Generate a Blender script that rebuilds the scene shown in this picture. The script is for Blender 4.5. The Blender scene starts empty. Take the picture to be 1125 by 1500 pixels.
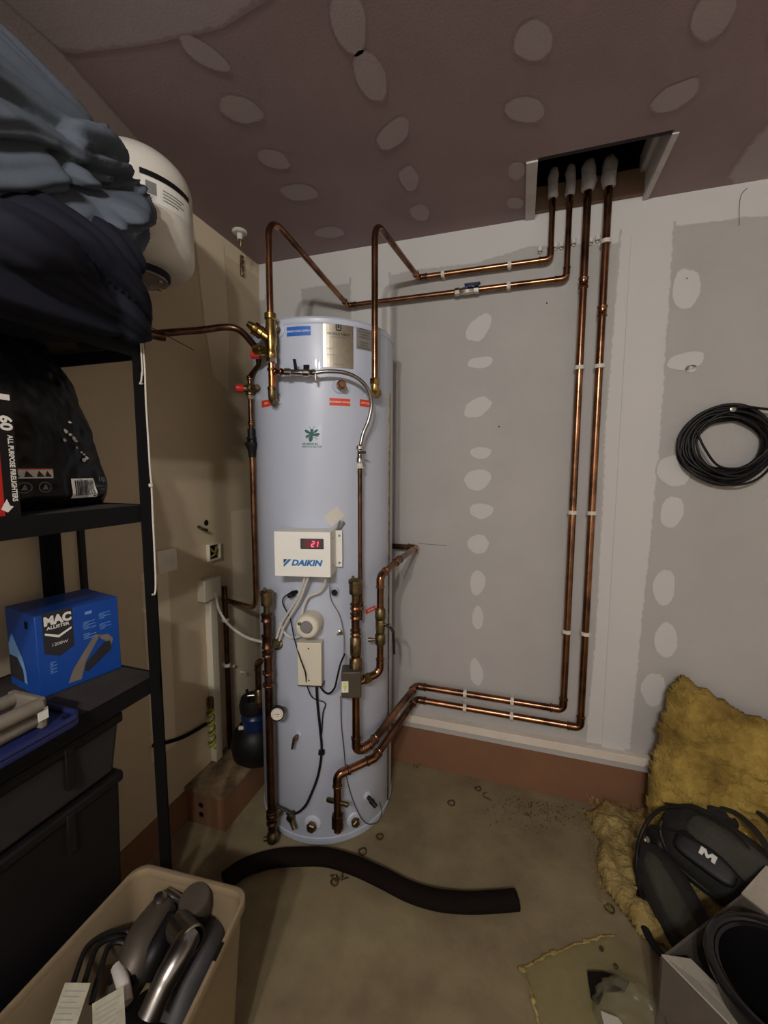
import bpy, bmesh, math, random
from mathutils import Vector, Matrix, noise
random.seed(7)
V = Vector
C = bpy.context.scene.collection
sc = bpy.context.scene
# ------------------------------------------------------------------ camera
CAMZ = 1.41
YAW, PITCH, ROLL, FPX = math.radians(-17.82), math.radians(-5.76), math.radians(0.16), 617.0
_f = V((math.sin(YAW)*math.cos(PITCH), math.cos(YAW)*math.cos(PITCH), math.sin(PITCH)))
_r = V((math.cos(YAW), -math.sin(YAW), 0)); _u = _r.cross(_f)
cam = bpy.data.cameras.new('camera'); co = bpy.data.objects.new('camera', cam); C.objects.link(co)
cr, sr = math.cos(ROLL), math.sin(ROLL)
_R = _r*cr + _u*sr; _U = -_r*sr + _u*cr
m = Matrix((_R, _U, -_f)).transposed().to_4x4(); m.translation = V((0, 0, CAMZ)); co.matrix_world = m
cam.sensor_fit = 'HORIZONTAL'; cam.sensor_width = 36; cam.lens = FPX/1125*36; cam.clip_start = .02
sc.camera = co
# ------------------------------------------------------------------ world, lamps, exposure
w = bpy.data.worlds.new('world'); sc.world = w; w.use_nodes = True
w.node_tree.nodes['Background'].inputs[0].default_value = (.5, .55, .65, 1)
w.node_tree.nodes['Background'].inputs[1].default_value = 0.02
def lamp(loc, e, col, r):
    l = bpy.data.lights.new('ceiling_bulb', 'POINT'); l.energy = e; l.color = col; l.shadow_soft_size = r
    o = bpy.data.objects.new('ceiling_bulb', l); o.location = loc; C.objects.link(o)
lamp((-.08, -1.2, 2.28), 62, (1.0, .985, .94), .04)
lamp((.18, -1.24, 2.28), 62, (1.0, .985, .94), .04)
al = bpy.data.lights.new('rear_fill_light', 'AREA'); al.shape = 'RECTANGLE'; al.size = .9; al.size_y = 1.9; al.energy = 8; al.color = (.95, .97, 1.0)  # dim area lamp added near the rear wall as fill, no real doorway
ao = bpy.data.objects.new('rear_fill_light', al); ao.location = (-.5, -2.95, 1.1); ao.rotation_euler = (math.radians(90), 0, 0); C.objects.link(ao)
sc.view_settings.view_transform = 'Standard'; sc.view_settings.look = 'None'
sc.view_settings.exposure = 0.0; sc.view_settings.gamma = 1; sc.view_settings.use_curve_mapping = False

# ------------------------------------------------------------------ survey helpers: sight line met with a real plane
def ray(x, y): return _f + _R*((x-562.5)/FPX) - _U*((y-750)/FPX)
O = V((0, 0, CAMZ)); BW = 1.853; LW = -1.235; CZ = 2.392
def PY(x, y, v=BW): d = ray(x, y); return O + d*(v/d.y)
def PX(x, y, v=LW): d = ray(x, y); return O + d*(v/d.x)
def PZ(x, y, v=0.): d = ray(x, y); return O + d*((v-CAMZ)/d.z)
TC = V((-.753, 1.565)); TR = .272
def PT(x, y, off=0):
    d = ray(x, y); a = d.x*d.x+d.y*d.y; b = -2*(d.x*TC.x+d.y*TC.y); c = TC.dot(TC)-(TR+off)**2
    D = b*b-4*a*c
    t = -b/2/a if D < 0 else (-b-D**.5)/2/a
    return O + d*t

# ------------------------------------------------------------------ materials
def lin(c): return tuple(((v/255)/12.92 if v <= 10 else ((v/255+.055)/1.055)**2.4) for v in c)+(1,)
MATS = {}
def mat(name, col, rough=.6, metal=0, noise_amt=0, nscale=20, bump=0, bscale=60, emit=None, estr=0, spec=.5, col2=None, trans=0, alpha=1, coat=0, fill=None, sheen=0):
    m = bpy.data.materials.new(name); m.use_nodes = True; nt = m.node_tree; N = nt.nodes; L = nt.links
    b = N['Principled BSDF']; c = lin(col)
    b.inputs['Base Color'].default_value = c; b.inputs['Roughness'].default_value = rough; b.inputs['Metallic'].default_value = metal
    b.inputs['Specular IOR Level'].default_value = spec; b.inputs['Coat Weight'].default_value = coat
    b.inputs['Transmission Weight'].default_value = trans; b.inputs['Alpha'].default_value = alpha
    b.inputs['Sheen Weight'].default_value = sheen
    tc = N.new('ShaderNodeTexCoord'); last = None
    if noise_amt or col2:
        n = N.new('ShaderNodeTexNoise'); n.inputs['Scale'].default_value = nscale; n.inputs['Detail'].default_value = 6; n.inputs['Roughness'].default_value = .6
        L.new(tc.outputs['Object'], n.inputs['Vector'])
        r = N.new('ShaderNodeValToRGB'); r.color_ramp.elements[0].position = .35; r.color_ramp.elements[1].position = .68
        c2 = lin(col2) if col2 else c
        r.color_ramp.elements[0].color = tuple(v*(1-noise_amt) for v in c2[:3])+(1,)
        r.color_ramp.elements[1].color = tuple(min(1, v*(1+noise_amt)) for v in c[:3])+(1,)
        L.new(n.outputs['Fac'], r.inputs['Fac']); last = r.outputs['Color']
    if fill:
        a = N.new('ShaderNodeAttribute'); a.attribute_name = 'fill'
        mx = N.new('ShaderNodeMix'); mx.data_type = 'RGBA'
        fn = N.new('ShaderNodeTexNoise'); fn.inputs['Scale'].default_value = 45; fn.inputs['Detail'].default_value = 4
        L.new(tc.outputs['Object'], fn.inputs['Vector'])
        ad = N.new('ShaderNodeMath'); ad.operation = 'MULTIPLY_ADD'; ad.inputs[1].default_value = .9; ad.inputs[2].default_value = -.45
        L.new(fn.outputs['Fac'], ad.inputs[0])
        sm = N.new('ShaderNodeMath'); sm.operation = 'ADD'; L.new(a.outputs['Fac'], sm.inputs[0]); L.new(ad.outputs[0], sm.inputs[1])
        mr = N.new('ShaderNodeMapRange'); mr.inputs[1].default_value = .35; mr.inputs[2].default_value = .6; mr.inputs[4].default_value = .85
        L.new(sm.outputs[0], mr.inputs[0])
        gt = N.new('ShaderNodeMath'); gt.operation = 'GREATER_THAN'; gt.inputs[1].default_value = .001; L.new(a.outputs['Fac'], gt.inputs[0])
        ml = N.new('ShaderNodeMath'); ml.operation = 'MULTIPLY'; L.new(mr.outputs[0], ml.inputs[0]); L.new(gt.outputs[0], ml.inputs[1])
        L.new(ml.outputs[0], mx.inputs['Factor'])
        if last: L.new(last, mx.inputs[6])
        else: mx.inputs[6].default_value = c
        mx.inputs[7].default_value = lin(fill); last = mx.outputs[2]
    if last: L.new(last, b.inputs['Base Color'])
    if bump:
        n2 = N.new('ShaderNodeTexNoise'); n2.inputs['Scale'].default_value = bscale; n2.inputs['Detail'].default_value = 5
        L.new(tc.outputs['Object'], n2.inputs['Vector'])
        bp = N.new('ShaderNodeBump'); bp.inputs['Strength'].default_value = bump; bp.inputs['Distance'].default_value = .01
        L.new(n2.outputs['Fac'], bp.inputs['Height']); L.new(bp.outputs['Normal'], b.inputs['Normal'])
    if emit:
        b.inputs['Emission Color'].default_value = lin(emit); b.inputs['Emission Strength'].default_value = estr
    MATS[name] = m; return m
mat('wall_board', (171, 168, 165), .9, 0, .05, 3, .05, 150, fill=(200, 198, 196))
mat('left_board', (190, 174, 146), .9, 0, .06, 3, .05, 150, fill=(214, 199, 172))
mat('ceil_board', (148, 128, 131), .92, 0, .06, 4, .05, 150, fill=(171, 158, 161))
mat('skirt_board', (120, 84, 58), .85, 0, .08, 5)
mat('plain_wall', (225, 216, 205), .9)
mat('concrete', (130, 119, 88), .85, 0, .1, 5, .12, 60, col2=(116, 102, 76))
mat('batten', (212, 202, 188), .7, 0, .05, 12)
mat('loft', (40, 32, 32), .95)
mat('lining', (196, 190, 190), .8, 0, .08, 14)
mat('enamel', (188, 195, 211), .38, 0, 0, coat=.15)
mat('vessel_white', (212, 206, 196), .35)
mat('dusty_top', (132, 112, 84), .9, 0, .25, 16, col2=(104, 84, 60))
mat('dirty_paper', (150, 146, 124), .7, 0, .15, 30)
mat('white', (205, 200, 190), .5)
mat('cream', (212, 205, 186), .5)
mat('boxwhite', (236, 234, 226), .45)
mat('copper', (158, 114, 84), .24, 1, .3, 9, .03, 40, col2=(98, 72, 58))
mat('copper_dull', (112, 82, 66), .36, 1, .3, 14, .04, 60, col2=(78, 56, 46))
mat('copper_bright', (206, 142, 86), .2, 1, .15, 8, col2=(205, 120, 70))
mat('brass', (180, 152, 96), .27, 1, .2, 20, .03, 60, col2=(150, 122, 70))
mat('brass_dull', (140, 122, 88), .42, 1, .25, 30, .05, 90, col2=(100, 86, 62))
mat('chrome', (200, 196, 190), .15, 1)
mat('steel', (150, 147, 143), .3, 1, .1, 30)
mat('plate', (196, 190, 174), .32, 1, .08, 40)
mat('plate_grey', (150, 146, 142), .5, .4)
mat('black', (17, 15, 16), .5, 0, spec=.3)
mat('black_gloss', (18, 17, 20), .15, 0)
mat('black_matte', (18, 15, 13), .85, 0, .1, 30, spec=.15)
mat('foam_black', (22, 16, 13), .95, 0, .15, 60, .1, 200, spec=.1)
mat('dark_grey', (60, 58, 58), .6)
mat('grey', (120, 118, 116), .6)
mat('grey_metal', (84, 76, 66), .5, .5, .1, 20)
mat('red', (190, 40, 36), .4)
mat('label_red', (214, 66, 36), .5)
mat('label_blue', (30, 96, 190), .5)
mat('print_white', (225, 222, 215), .6)
mat('print_dark', (35, 35, 38), .6)
mat('print_grey', (120, 122, 126), .6)
mat('daikin_blue', (20, 110, 180), .5)
mat('bee_green', (24, 86, 74), .6)
mat('led', (255, 30, 60), .5, emit=(255, 70, 95), estr=3.0)
mat('lcd', (70, 8, 20), .25, emit=(90, 0, 14), estr=.35)
mat('blue_box', (12, 66, 148), .45)
mat('blue_light', (110, 150, 200), .5)
mat('blue_plastic', (30, 38, 84), .4)
mat('tool_grey', (118, 110, 98), .55, 0, .1, 20)
mat('shelf_black', (13, 12, 15), .6, 0, .1, 30, spec=.2)
mat('shelf_dust', (50, 44, 40), .8, 0, .3, 12)
mat('cover', (84, 91, 101), .85, 0, .08, 6, .12, 35, spec=.2)
mat('cover_green', (112, 114, 108), .85, 0, .08, 6, .15, 35)
mat('navy', (23, 24, 35), .8, 0, .12, 5, .12, 35, spec=.2)
mat('bag_film', (15, 14, 15), .4, 0, .3, 30, .25, 18, spec=.3)
mat('box_red', (170, 26, 20), .5, 0, .15, 14)
mat('tote', (20, 18, 18), .5, 0, .1, 14, spec=.2)
mat('tote_clear', (44, 42, 42), .5, 0, .1, 9, spec=.25)
mat('bin', (132, 116, 90), .45, 0, .05, 8)
mat('wool', (160, 136, 66), 1, 0, .22, 9, 1.0, 90, col2=(126, 100, 40))
mat('wool_pale', (166, 146, 92), 1, 0, .18, 12, 1.0, 90, col2=(138, 114, 60))
mat('bag_cloth', (24, 22, 19), .85, 0, .15, 12, .2, 90)
mat('bag_grey', (52, 51, 42), .8, 0, .12, 12, .2, 90)
mat('polystyrene', (172, 164, 150), .8, 0, .06, 60)
mat('card', (86, 78, 70), .8, 0, .08, 30)
mat('film', (150, 144, 118), .2, 0, .1, 12, .4, 20, alpha=.2)
mat('film_thin', (170, 160, 100), .25, alpha=.14)
mat('string', (200, 194, 180), .8)
mat('earth', (170, 165, 50), .5)
mat('earth_dark', (80, 96, 44), .5)
mat('blue_vessel', (14, 34, 70), .35)
mat('swarf', (88, 70, 48), .4, .7)
mat('dirt', (66, 48, 30), 1)
mat('lag', (190, 186, 190), .9, 0, .15, 30, .5, 50)
mat('glass_dial', (215, 205, 190), .3)
mat('valve_yellow', (200, 210, 90), .5)
mat('wood_grey', (120, 96, 78), .8)

# ------------------------------------------------------------------ object helpers
def obj(name, bm, m, parent=None, bevel=0, angle=40, smooth=True, subsurf=0, solid=0):
    bmesh.ops.recalc_face_normals(bm, faces=bm.faces)
    me = bpy.data.meshes.new(name); 
    vs = [v.co for v in bm.verts]
    mn = V([min(v[i] for v in vs) for i in range(3)]); mx = V([max(v[i] for v in vs) for i in range(3)])
    org = V(((mn.x+mx.x)/2, (mn.y+mx.y)/2, mn.z))
    for v in bm.verts: v.co -= org
    bm.to_mesh(me); bm.free()
    o = bpy.data.objects.new(name, me); C.objects.link(o)
    for mm in (m if isinstance(m, (list, tuple)) else [m]): me.materials.append(MATS[mm])
    if smooth:
        for p in me.polygons: p.use_smooth = True
        me.set_sharp_from_angle(angle=math.radians(angle))
    o['wo'] = tuple(org)
    if parent: o.parent = parent; o.location = org - V(parent['wo'])
    else: o.location = org
    if solid:
        s = o.modifiers.new('solid', 'SOLIDIFY'); s.thickness = solid; s.offset = -1
    if bevel:
        b = o.modifiers.new('bevel', 'BEVEL'); b.width = bevel; b.segments = 2; b.limit_method = 'ANGLE'
    if subsurf:
        s = o.modifiers.new('sub', 'SUBSURF'); s.levels = s.render_levels = subsurf
    return o
def nb(): 
    return bmesh.new()
def thing(name, label, cat, loc, group=None):
    o = bpy.data.objects.new(name, None); C.objects.link(o); o.empty_display_size = .05
    o.location = loc; o['wo'] = tuple(loc); o['label'] = label; o['category'] = cat
    if group: o['group'] = group
    return o
def tag(o, label, cat, group=None, kind=None):
    o['label'] = label; o['category'] = cat
    if group: o['group'] = group
    if kind: o['kind'] = kind
    return o
class Fr:
    def __init__(s, o, u, v, n): s.o = V(o); s.u = V(u).normalized(); s.v = V(v).normalized(); s.n = V(n).normalized()
    def p(s, a, b, c=0): return s.o + s.u*a + s.v*b + s.n*c
W = Fr((0, 0, 0), (1, 0, 0), (0, 1, 0), (0, 0, 1))
def box(bm, a, b, fr=W, taper=0):
    (x0, y0, z0), (x1, y1, z1) = a, b
    t = taper
    P = [(x0+t, y0+t, z0), (x1-t, y0+t, z0), (x1-t, y1-t, z0), (x0+t, y1-t, z0), (x0, y0, z1), (x1, y0, z1), (x1, y1, z1), (x0, y1, z1)]
    v = [bm.verts.new(fr.p(*p)) for p in P]
    for f in ((0, 3, 2, 1), (4, 5, 6, 7), (0, 1, 5, 4), (1, 2, 6, 5), (2, 3, 7, 6), (3, 0, 4, 7)): bm.faces.new([v[i] for i in f])
    return v
def fillet(pts, rad, n=7):
    pts = [V(p) for p in pts]; out = [pts[0]]
    for i in range(1, len(pts)-1):
        r = rad[i-1] if isinstance(rad, (list, tuple)) else rad
        a, b, c = pts[i-1], pts[i], pts[i+1]
        d1 = (a-b); d2 = (c-b); l = min(d1.length, d2.length)*.48
        d1.normalize(); d2.normalize(); ang = d1.angle(d2)
        if ang > 3.1: out.append(b); continue
        k = min(r/math.tan(ang/2), l)
        p, q = b+d1*k, b+d2*k
        rr = k*math.tan(ang/2); cc = b+(d1+d2).normalized()*(rr/math.sin(ang/2))
        va, vb = p-cc, q-cc; th = va.angle(vb)
        for j in range(n+1):
            t = j/n; out.append(cc+(va*math.sin((1-t)*th)+vb*math.sin(t*th))/math.sin(th))
    out.append(pts[-1]); return out
def smoothc(pts, n=8):
    pts = [V(p) for p in pts]; P = [pts[0]*2-pts[1]]+pts+[pts[-1]*2-pts[-2]]; out = []
    for i in range(1, len(P)-2):
        a, b, c, d = P[i-1:i+3]
        for j in range(n):
            t = j/n; out.append(.5*((2*b)+(c-a)*t+(2*a-5*b+4*c-d)*t*t+(3*b-a-3*c+d)*t**3))
    out.append(pts[-1]); return out
def tube(bm, pts, r, seg=12, caps=True, closed=False, flat=1.0):
    pts = [V(p) for p in pts]; n = len(pts)
    clean = [pts[0]]; rs = [r[0] if isinstance(r, list) else r]
    for i in range(1, n):
        if (pts[i]-clean[-1]).length > 1e-5: clean.append(pts[i]); rs.append(r[i] if isinstance(r, list) else r)
    pts = clean; n = len(pts)
    def tan(i):
        if closed: return (pts[(i+1) % n]-pts[i-1]).normalized()
        return (pts[min(i+1, n-1)]-pts[max(i-1, 0)]).normalized()
    t = tan(0); a = t.orthogonal().normalized()
    if flat != 1: a = V((0, 0, 1)).cross(t).normalized()
    rings = []
    for i in range(n):
        t2 = tan(i); q = t.rotation_difference(t2); a = q @ a; a = (a-t2*a.dot(t2)).normalized(); t = t2; b = t.cross(a)
        rings.append([bm.verts.new(pts[i]+(a*math.cos(k*2*math.pi/seg)+b*math.sin(k*2*math.pi/seg)*flat)*rs[i]) for k in range(seg)])
    for i in range(n if closed else n-1):
        A, B = rings[i], rings[(i+1) % n]
        for k in range(seg): bm.faces.new((A[k], A[(k+1) % seg], B[(k+1) % seg], B[k]))
    if caps and not closed: bm.faces.new(rings[0][::-1]); bm.faces.new(rings[-1])
def lathe(bm, prof, o=(0, 0, 0), axis=(0, 0, 1), seg=32):
    o = V(o); ax = V(axis).normalized(); a = ax.orthogonal().normalized(); b = ax.cross(a); rings = []
    for r, h in prof:
        if r < 1e-5: rings.append([bm.verts.new(o+ax*h)])
        else: rings.append([bm.verts.new(o+ax*h+(a*math.cos(k*2*math.pi/seg)+b*math.sin(k*2*math.pi/seg))*r) for k in range(seg)])
    for A, B in zip(rings, rings[1:]):
        for k in range(seg):
            k2 = (k+1) % seg
            if len(A) == 1 and len(B) == 1: continue
            if len(A) == 1: bm.faces.new((A[0], B[k], B[k2]))
            elif len(B) == 1: bm.faces.new((A[k], A[k2], B[0]))
            else: bm.faces.new((A[k], A[k2], B[k2], B[k]))
    if len(rings[0]) > 1: bm.faces.new(rings[0][::-1])
    if len(rings[-1]) > 1: bm.faces.new(rings[-1])
def cyl(bm, a, b, r, seg=20, r2=None):
    a = V(a); b = V(b); lathe(bm, [(r, 0), (r2 if r2 is not None else r, (b-a).length)], a, b-a, seg)
def poly(bm, pts, thick=None, nrm=None):
    v = [bm.verts.new(V(p)) for p in pts]
    if thick is None: bm.faces.new(v); return
    n = V(nrm).normalized()*thick; v2 = [bm.verts.new(V(p)+n) for p in pts]
    bm.faces.new(v[::-1]); bm.faces.new(v2); k = len(v)
    for i in range(k): bm.faces.new((v[i], v[(i+1) % k], v2[(i+1) % k], v2[i]))
_tx = {}
def text_geo(s, size, bold=0, shear=0, align='CENTER', sx=1):
    key = (s, size, bold, shear, align, sx)
    if key in _tx: return _tx[key]
    c = bpy.data.curves.new('t', 'FONT'); c.body = s; c.size = size; c.offset = bold; c.shear = shear; c.align_x = align; c.align_y = 'CENTER'; c.resolution_u = 3
    o = bpy.data.objects.new('t', c); C.objects.link(o)
    dg = bpy.context.evaluated_depsgraph_get(); me = bpy.data.meshes.new_from_object(o.evaluated_get(dg))
    g = ([(v.co.x*sx, v.co.y) for v in me.vertices], [tuple(p.vertices) for p in me.polygons])
    bpy.data.objects.remove(o); bpy.data.curves.remove(c); _tx[key] = g; return g
def text(bm, s, size, P, du=0, dv=0, n=.0006, **k):
    vs, fs = text_geo(s, size, **k); vv = [bm.verts.new(P(x+du, y+dv, n)) for x, y in vs]
    for f in fs:
        try: bm.faces.new([vv[i] for i in f])
        except ValueError: pass
def decal(bm, P, pts, n=.0004, sub=1):
    vv = [bm.verts.new(P(x, y, n)) for x, y in pts]; bm.faces.new(vv)
def rect(bm, P, u0, v0, u1, v1, n=.0004, nu=1):
    for i in range(nu):
        a = u0+(u1-u0)*i/nu; b = u0+(u1-u0)*(i+1)/nu
        decal(bm, P, [(a, v0), (b, v0), (b, v1), (a, v1)], n)

# ------------------------------------------------------------------ room shell
def struct(name, bm, m, parent=None, **k):
    o = obj(name, bm, m, parent, smooth=False, **k); 
    if not parent: o['kind'] = 'structure'
    return o
RX, RY = 2.2, -3.0
HX0, HX1, HY0, HY1 = .018, .395, 1.53, BW
bm = nb(); box(bm, (LW-.1, RY-.1, -.1), (RX+.1, BW+.1, 0)); floor = struct('floor', bm, 'concrete')
bm = nb()
for a, b in (((LW-.1, RY-.1), (HX0, BW+.1)), ((HX1, RY-.1), (RX+.1, BW+.1)), ((HX0, RY-.1), (HX1, HY0))):
    box(bm, (*a, CZ), (*b, CZ+.02))
box(bm, (HX0, HY1, CZ), (HX1, BW+.1, CZ+.02))
ceiling = struct('ceiling', bm, 'ceil_board')
bm = nb(); box(bm, (LW-.1, BW, -.1), (RX+.1, BW+.1, CZ+.02)); wall_back = struct('wall_back', bm, 'wall_board')
bm = nb(); box(bm, (LW-.1, RY-.1, -.1), (LW, BW, CZ+.02)); wall_left = struct('wall_left', bm, 'left_board')
bm = nb(); box(bm, (RX, RY-.1, -.1), (RX+.1, BW, CZ+.02)); struct('wall_right', bm, 'plain_wall')
bm = nb(); box(bm, (LW, RY-.1, -.1), (RX, RY, CZ+.02)); struct('wall_rear', bm, 'plain_wall')
# loft void above the hatch
bm = nb()
box(bm, (-.5, 1.0, 2.9), (1.0, 2.3, 2.95)); box(bm, (-.5, 2.25, CZ+.03), (1.0, 2.3, 2.9)); box(bm, (-.5, 1.0, CZ+.03), (1.0, 1.05, 2.9))
box(bm, (-.5, 1.05, CZ+.03), (-.45, 2.25, 2.9)); box(bm, (.95, 1.05, CZ+.03), (1.0, 2.25, 2.9)); struct('trim_1', bm, 'loft')
bm = nb(); box(bm, (HX1-.004, HY0+.001, CZ-.004), (HX1+.014, HY1-.001, CZ+.15)); box(bm, (HX1-.02, HY0+.001, CZ+.085), (HX1-.004, HY1-.001, CZ+.15)); struct('trim_2', bm, 'lining')
bm = nb(); box(bm, (HX0-.032, HY0-.005, CZ-.006), (HX0+.003, HY1-.001, CZ+.13)); struct('trim_3', bm, 'lining')
bm = nb(); box(bm, (HX0+.003, HY0-.012, CZ-.001), (HX1-.004, HY0+.002, CZ+.13)); struct('trim_4', bm, 'loft')
bm = nb(); box(bm, (HX0, BW-.02, CZ+.012), (HX1, BW, CZ+.10)); struct('trim_5', bm, 'wood_grey')

def patch_mesh(cpts, plane, off, name, m, parent):
    """irregular soft-edged smear of filler: centre fan with an attribute that fades at the rim; cpts = outline points"""
    c = sum((V(p) for p in cpts), V())/len(cpts); n = V(off); bm = nb()
    lay = bm.verts.layers.float.new('fill'); cv = bm.verts.new(c+n); cv[lay] = 1; rings = []
    for s, f in ((.55, 1.0), (.82, .9), (1.0, .12)):
        rg = []
        for p in cpts:
            v = bm.verts.new(c+(V(p)-c)*s+n); v[lay] = f; rg.append(v)
        rings.append(rg)
    k = len(cpts)
    for i in range(k):
        j = (i+1) % k; bm.faces.new((cv, rings[0][i], rings[0][j]))
        for a, b in zip(rings, rings[1:]): bm.faces.new((a[i], b[i], b[j], a[j]))
    return obj(name, bm, m, parent, smooth=False)
def ell(cx, cy, rx, ry, ang, k=18, seed=0):
    out = []; a = math.radians(ang)
    for i in range(k):
        t = i*2*math.pi/k; q = 1+.22*noise.noise(V((cx*.1+math.cos(t), cy*.1+math.sin(t), seed)))
        x, y = math.cos(t)*rx*q*1.12, math.sin(t)*ry*q*1.12
        out.append((cx+x*math.cos(a)-y*math.sin(a), cy+x*math.sin(a)+y*math.cos(a)))
    return out
for e in ((510, 30, 24, 46, -8), (542, 110, 20, 36, -20), (298, 78, 38, 14, 35), (353, 160, 32, 17, 20), (576, 195, 28, 16, -42), (400, 233, 24, 12, 20), (438, 281, 26, 12, 5),
          (599, 261, 13, 18, -15), (615, 311, 15, 11, 25), (482, 340, 20, 8, 0), (781, 57, 28, 28, 0), (769, 160, 28, 18, 0), (990, 140, 38, 16, -30), (1045, 20, 26, 42, 35), (757, 250, 12, 13, 0), (754, 297, 12, 8, 0), (1150, 60, 20, 40, 0)):
    patch_mesh([PZ(x, y, CZ) for x, y in ell(*e)], None, (0, 0, -.0012), 'filler_patch', 'ceil_board', ceiling)
for pl in (((-60, -60), (120, -160), (420, -160), (385, -60), (400, -5), (325, 42), (215, 66), (110, 78), (60, 70), (0, 30)),
           ((1060, 262), (1085, 225), (1112, 190), (1180, 130), (1300, 100), (1330, 235), (1220, 255), (1130, 270), (1075, 277))):
    patch_mesh([PZ(x, y, CZ) for x, y in pl], None, (0, 0, -.0008), 'joint_compound', 'ceil_board', ceiling)
for e in ((702, 480, 14, 24, 38), (704, 531, 18, 8, -8), (701, 597, 21, 13, -35), (703, 663, 17, 8, 0), (700, 703, 20, 14, -20), (705, 748, 16, 11, 5), (700, 797, 15, 13, 0), (700, 853, 11, 18, 8), (700, 905, 8, 18, 0), (698, 985, 9, 20, -5),
          (1005, 422, 21, 30, 10), (1005, 529, 26, 13, -12), (986, 690, 24, 22, 30), (984, 751, 16, 23, 15), (973, 859, 16, 25, 10), (976, 936, 16, 25, 0), (957, 1010, 18, 24, 0), (1012, 540, 8, 5, 0)):
    patch_mesh([PY(x, y, BW) for x, y in ell(*e)], None, (0, -.0016, 0), 'filler_patch', 'wall_board', wall_back)
def band(poly_a, poly_b, P, off, name, m, parent, sub=5):
    """strip of joint compound between two edge lines (lists of points of equal length), fill fades at both edges"""
    bm = nb(); lay = bm.verts.layers.float.new('fill'); rows = []
    A, B = [], []
    for L, out in ((poly_a, A), (poly_b, B)):
        for p, q in zip(L, L[1:]):
            for j in range(sub): out.append(V(p).lerp(V(q), j/sub))
        out.append(V(L[-1]))
    for i, (a, b) in enumerate(zip(A, B)):
        a = P(*a.xy) if P else a; b = P(*b.xy) if P else b
        w_ = (b-a); j1 = .06+.06*noise.noise(V((i*.37, 1, 2))); j2 = .06+.06*noise.noise(V((i*.41, 5, 2)))
        row = []
        for t, f in ((-.04+j1*.4, .12), (.06+j1*.5, .95), (.5, 1), (.94-j2*.5, .95), (1.04-j2*.4, .12)):
            v = bm.verts.new(a+w_*t+V(off)); v[lay] = f; row.append(v)
        rows.append(row)
    for r, s in zip(rows, rows[1:]):
        for i in range(4): bm.faces.new((r[i], r[i+1], s[i+1], s[i]))
    return obj(name, bm, m, parent, smooth=False)
top = [V((x, BW, CZ+.02)) for x in (-1.235, -.95, -.7, -.45, -.2, 0, .15, .3, .5, .7, .9, 1.6)]
bot = [V((x, BW, z)) for x, z in zip((-1.235, -.95, -.7, -.45, -.2, 0, .15, .3, .5, .7, .9, 1.6), (2.22, 2.25, 2.24, 2.26, 2.25, 2.285, 2.27, 2.25, 2.28, 2.275, 2.26, 2.26))]
band(top, bot, None, (0, -.0006, 0), 'joint_compound', 'wall_board', wall_back)
band([V((.325, BW, 2.3)), V((.305, BW, 1.6)), V((.315, BW, 1.0)), V((.30, BW, .27))], [V((.50, BW, 2.3)), V((.505, BW, 1.6)), V((.49, BW, 1.0)), V((.47, BW, .27))], None, (0, -.001, 0), 'joint_compound', 'wall_board', wall_back)
band([V((-1.2, BW, 2.25)), V((-1.2, BW, 1.8))], [V((-1.0, BW, 2.25)), V((-.98, BW, 1.8))], None, (0, -.001, 0), 'joint_compound', 'wall_board', wall_back)
band([V((-.76, BW, 2.27)), V((-.76, BW, 1.8))], [V((-.57, BW, 2.27)), V((-.56, BW, 1.8))], None, (0, -.001, 0), 'joint_compound', 'wall_board', wall_back)
bm = nb(); box(bm, (.362, BW-.004, .262), (.446, BW, 2.27)); struct('trim_6', bm, 'batten').data.materials[0] = MATS['wall_board']
# give the paper tape the compound's colour
o = bpy.data.objects['trim_6']; at = o.data.attributes.new('fill', 'FLOAT', 'POINT'); [setattr(d, 'value', 1.0) for d in at.data]
band([V((LW, 1.42, 2.36)), V((LW, 1.46, 2.0)), V((LW, 1.50, 1.8))], [V((LW, 1.60, 2.36)), V((LW, 1.62, 2.0)), V((LW, 1.60, 1.75))], None, (.001, 0, 0), 'joint_compound', 'left_board', wall_left)
band([V((LW, .2, CZ)), V((LW, 1.0, CZ)), V((LW, BW, CZ))], [V((LW, .2, 2.28)), V((LW, 1.0, 2.30)), V((LW, BW, 2.33))], None, (.0006, 0, 0), 'joint_compound', 'left_board', wall_left)
band([V((LW, 1.58, 1.22)), V((LW, 1.58, .3))], [V((LW, 1.78, 1.22)), V((LW, 1.75, .3))], None, (.0006, 0, 0), 'joint_compound', 'left_board', wall_left)
band([V((LW, 1.10, 1.05)), V((LW, 1.10, .35))], [V((LW, 1.22, 1.05)), V((LW, 1.22, .35))], None, (.0006, 0, 0), 'joint_compound', 'left_board', wall_left)
band([V((LW, .35, CZ)), V((LW, .8, CZ)), V((LW, 1.15, CZ))], [V((LW+.16, .35, CZ)), V((LW+.17, .8, CZ)), V((LW+.10, 1.15, CZ))], None, (0, 0, -.0014), 'joint_compound', 'ceil_board', ceiling)
# skirting level
bm = nb(); box(bm, (-1.0, BW-.006, 0), (.535, BW, .19)); struct('baseboard_back', bm, 'skirt_board')
bm = nb(); box(bm, (-1.0, BW-.032, .226), (.535, BW, .262)); struct('trim_7', bm, 'batten', bevel=.002)
bm = nb(); box(bm, (-1.0, BW-.009, .19), (.535, BW, .226)); struct('trim_8', bm, 'wall_board')
bm = nb(); box(bm, (LW, .2, 0), (LW+.006, 1.29, .13)); struct('baseboard_left', bm, 'skirt_board')
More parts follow.
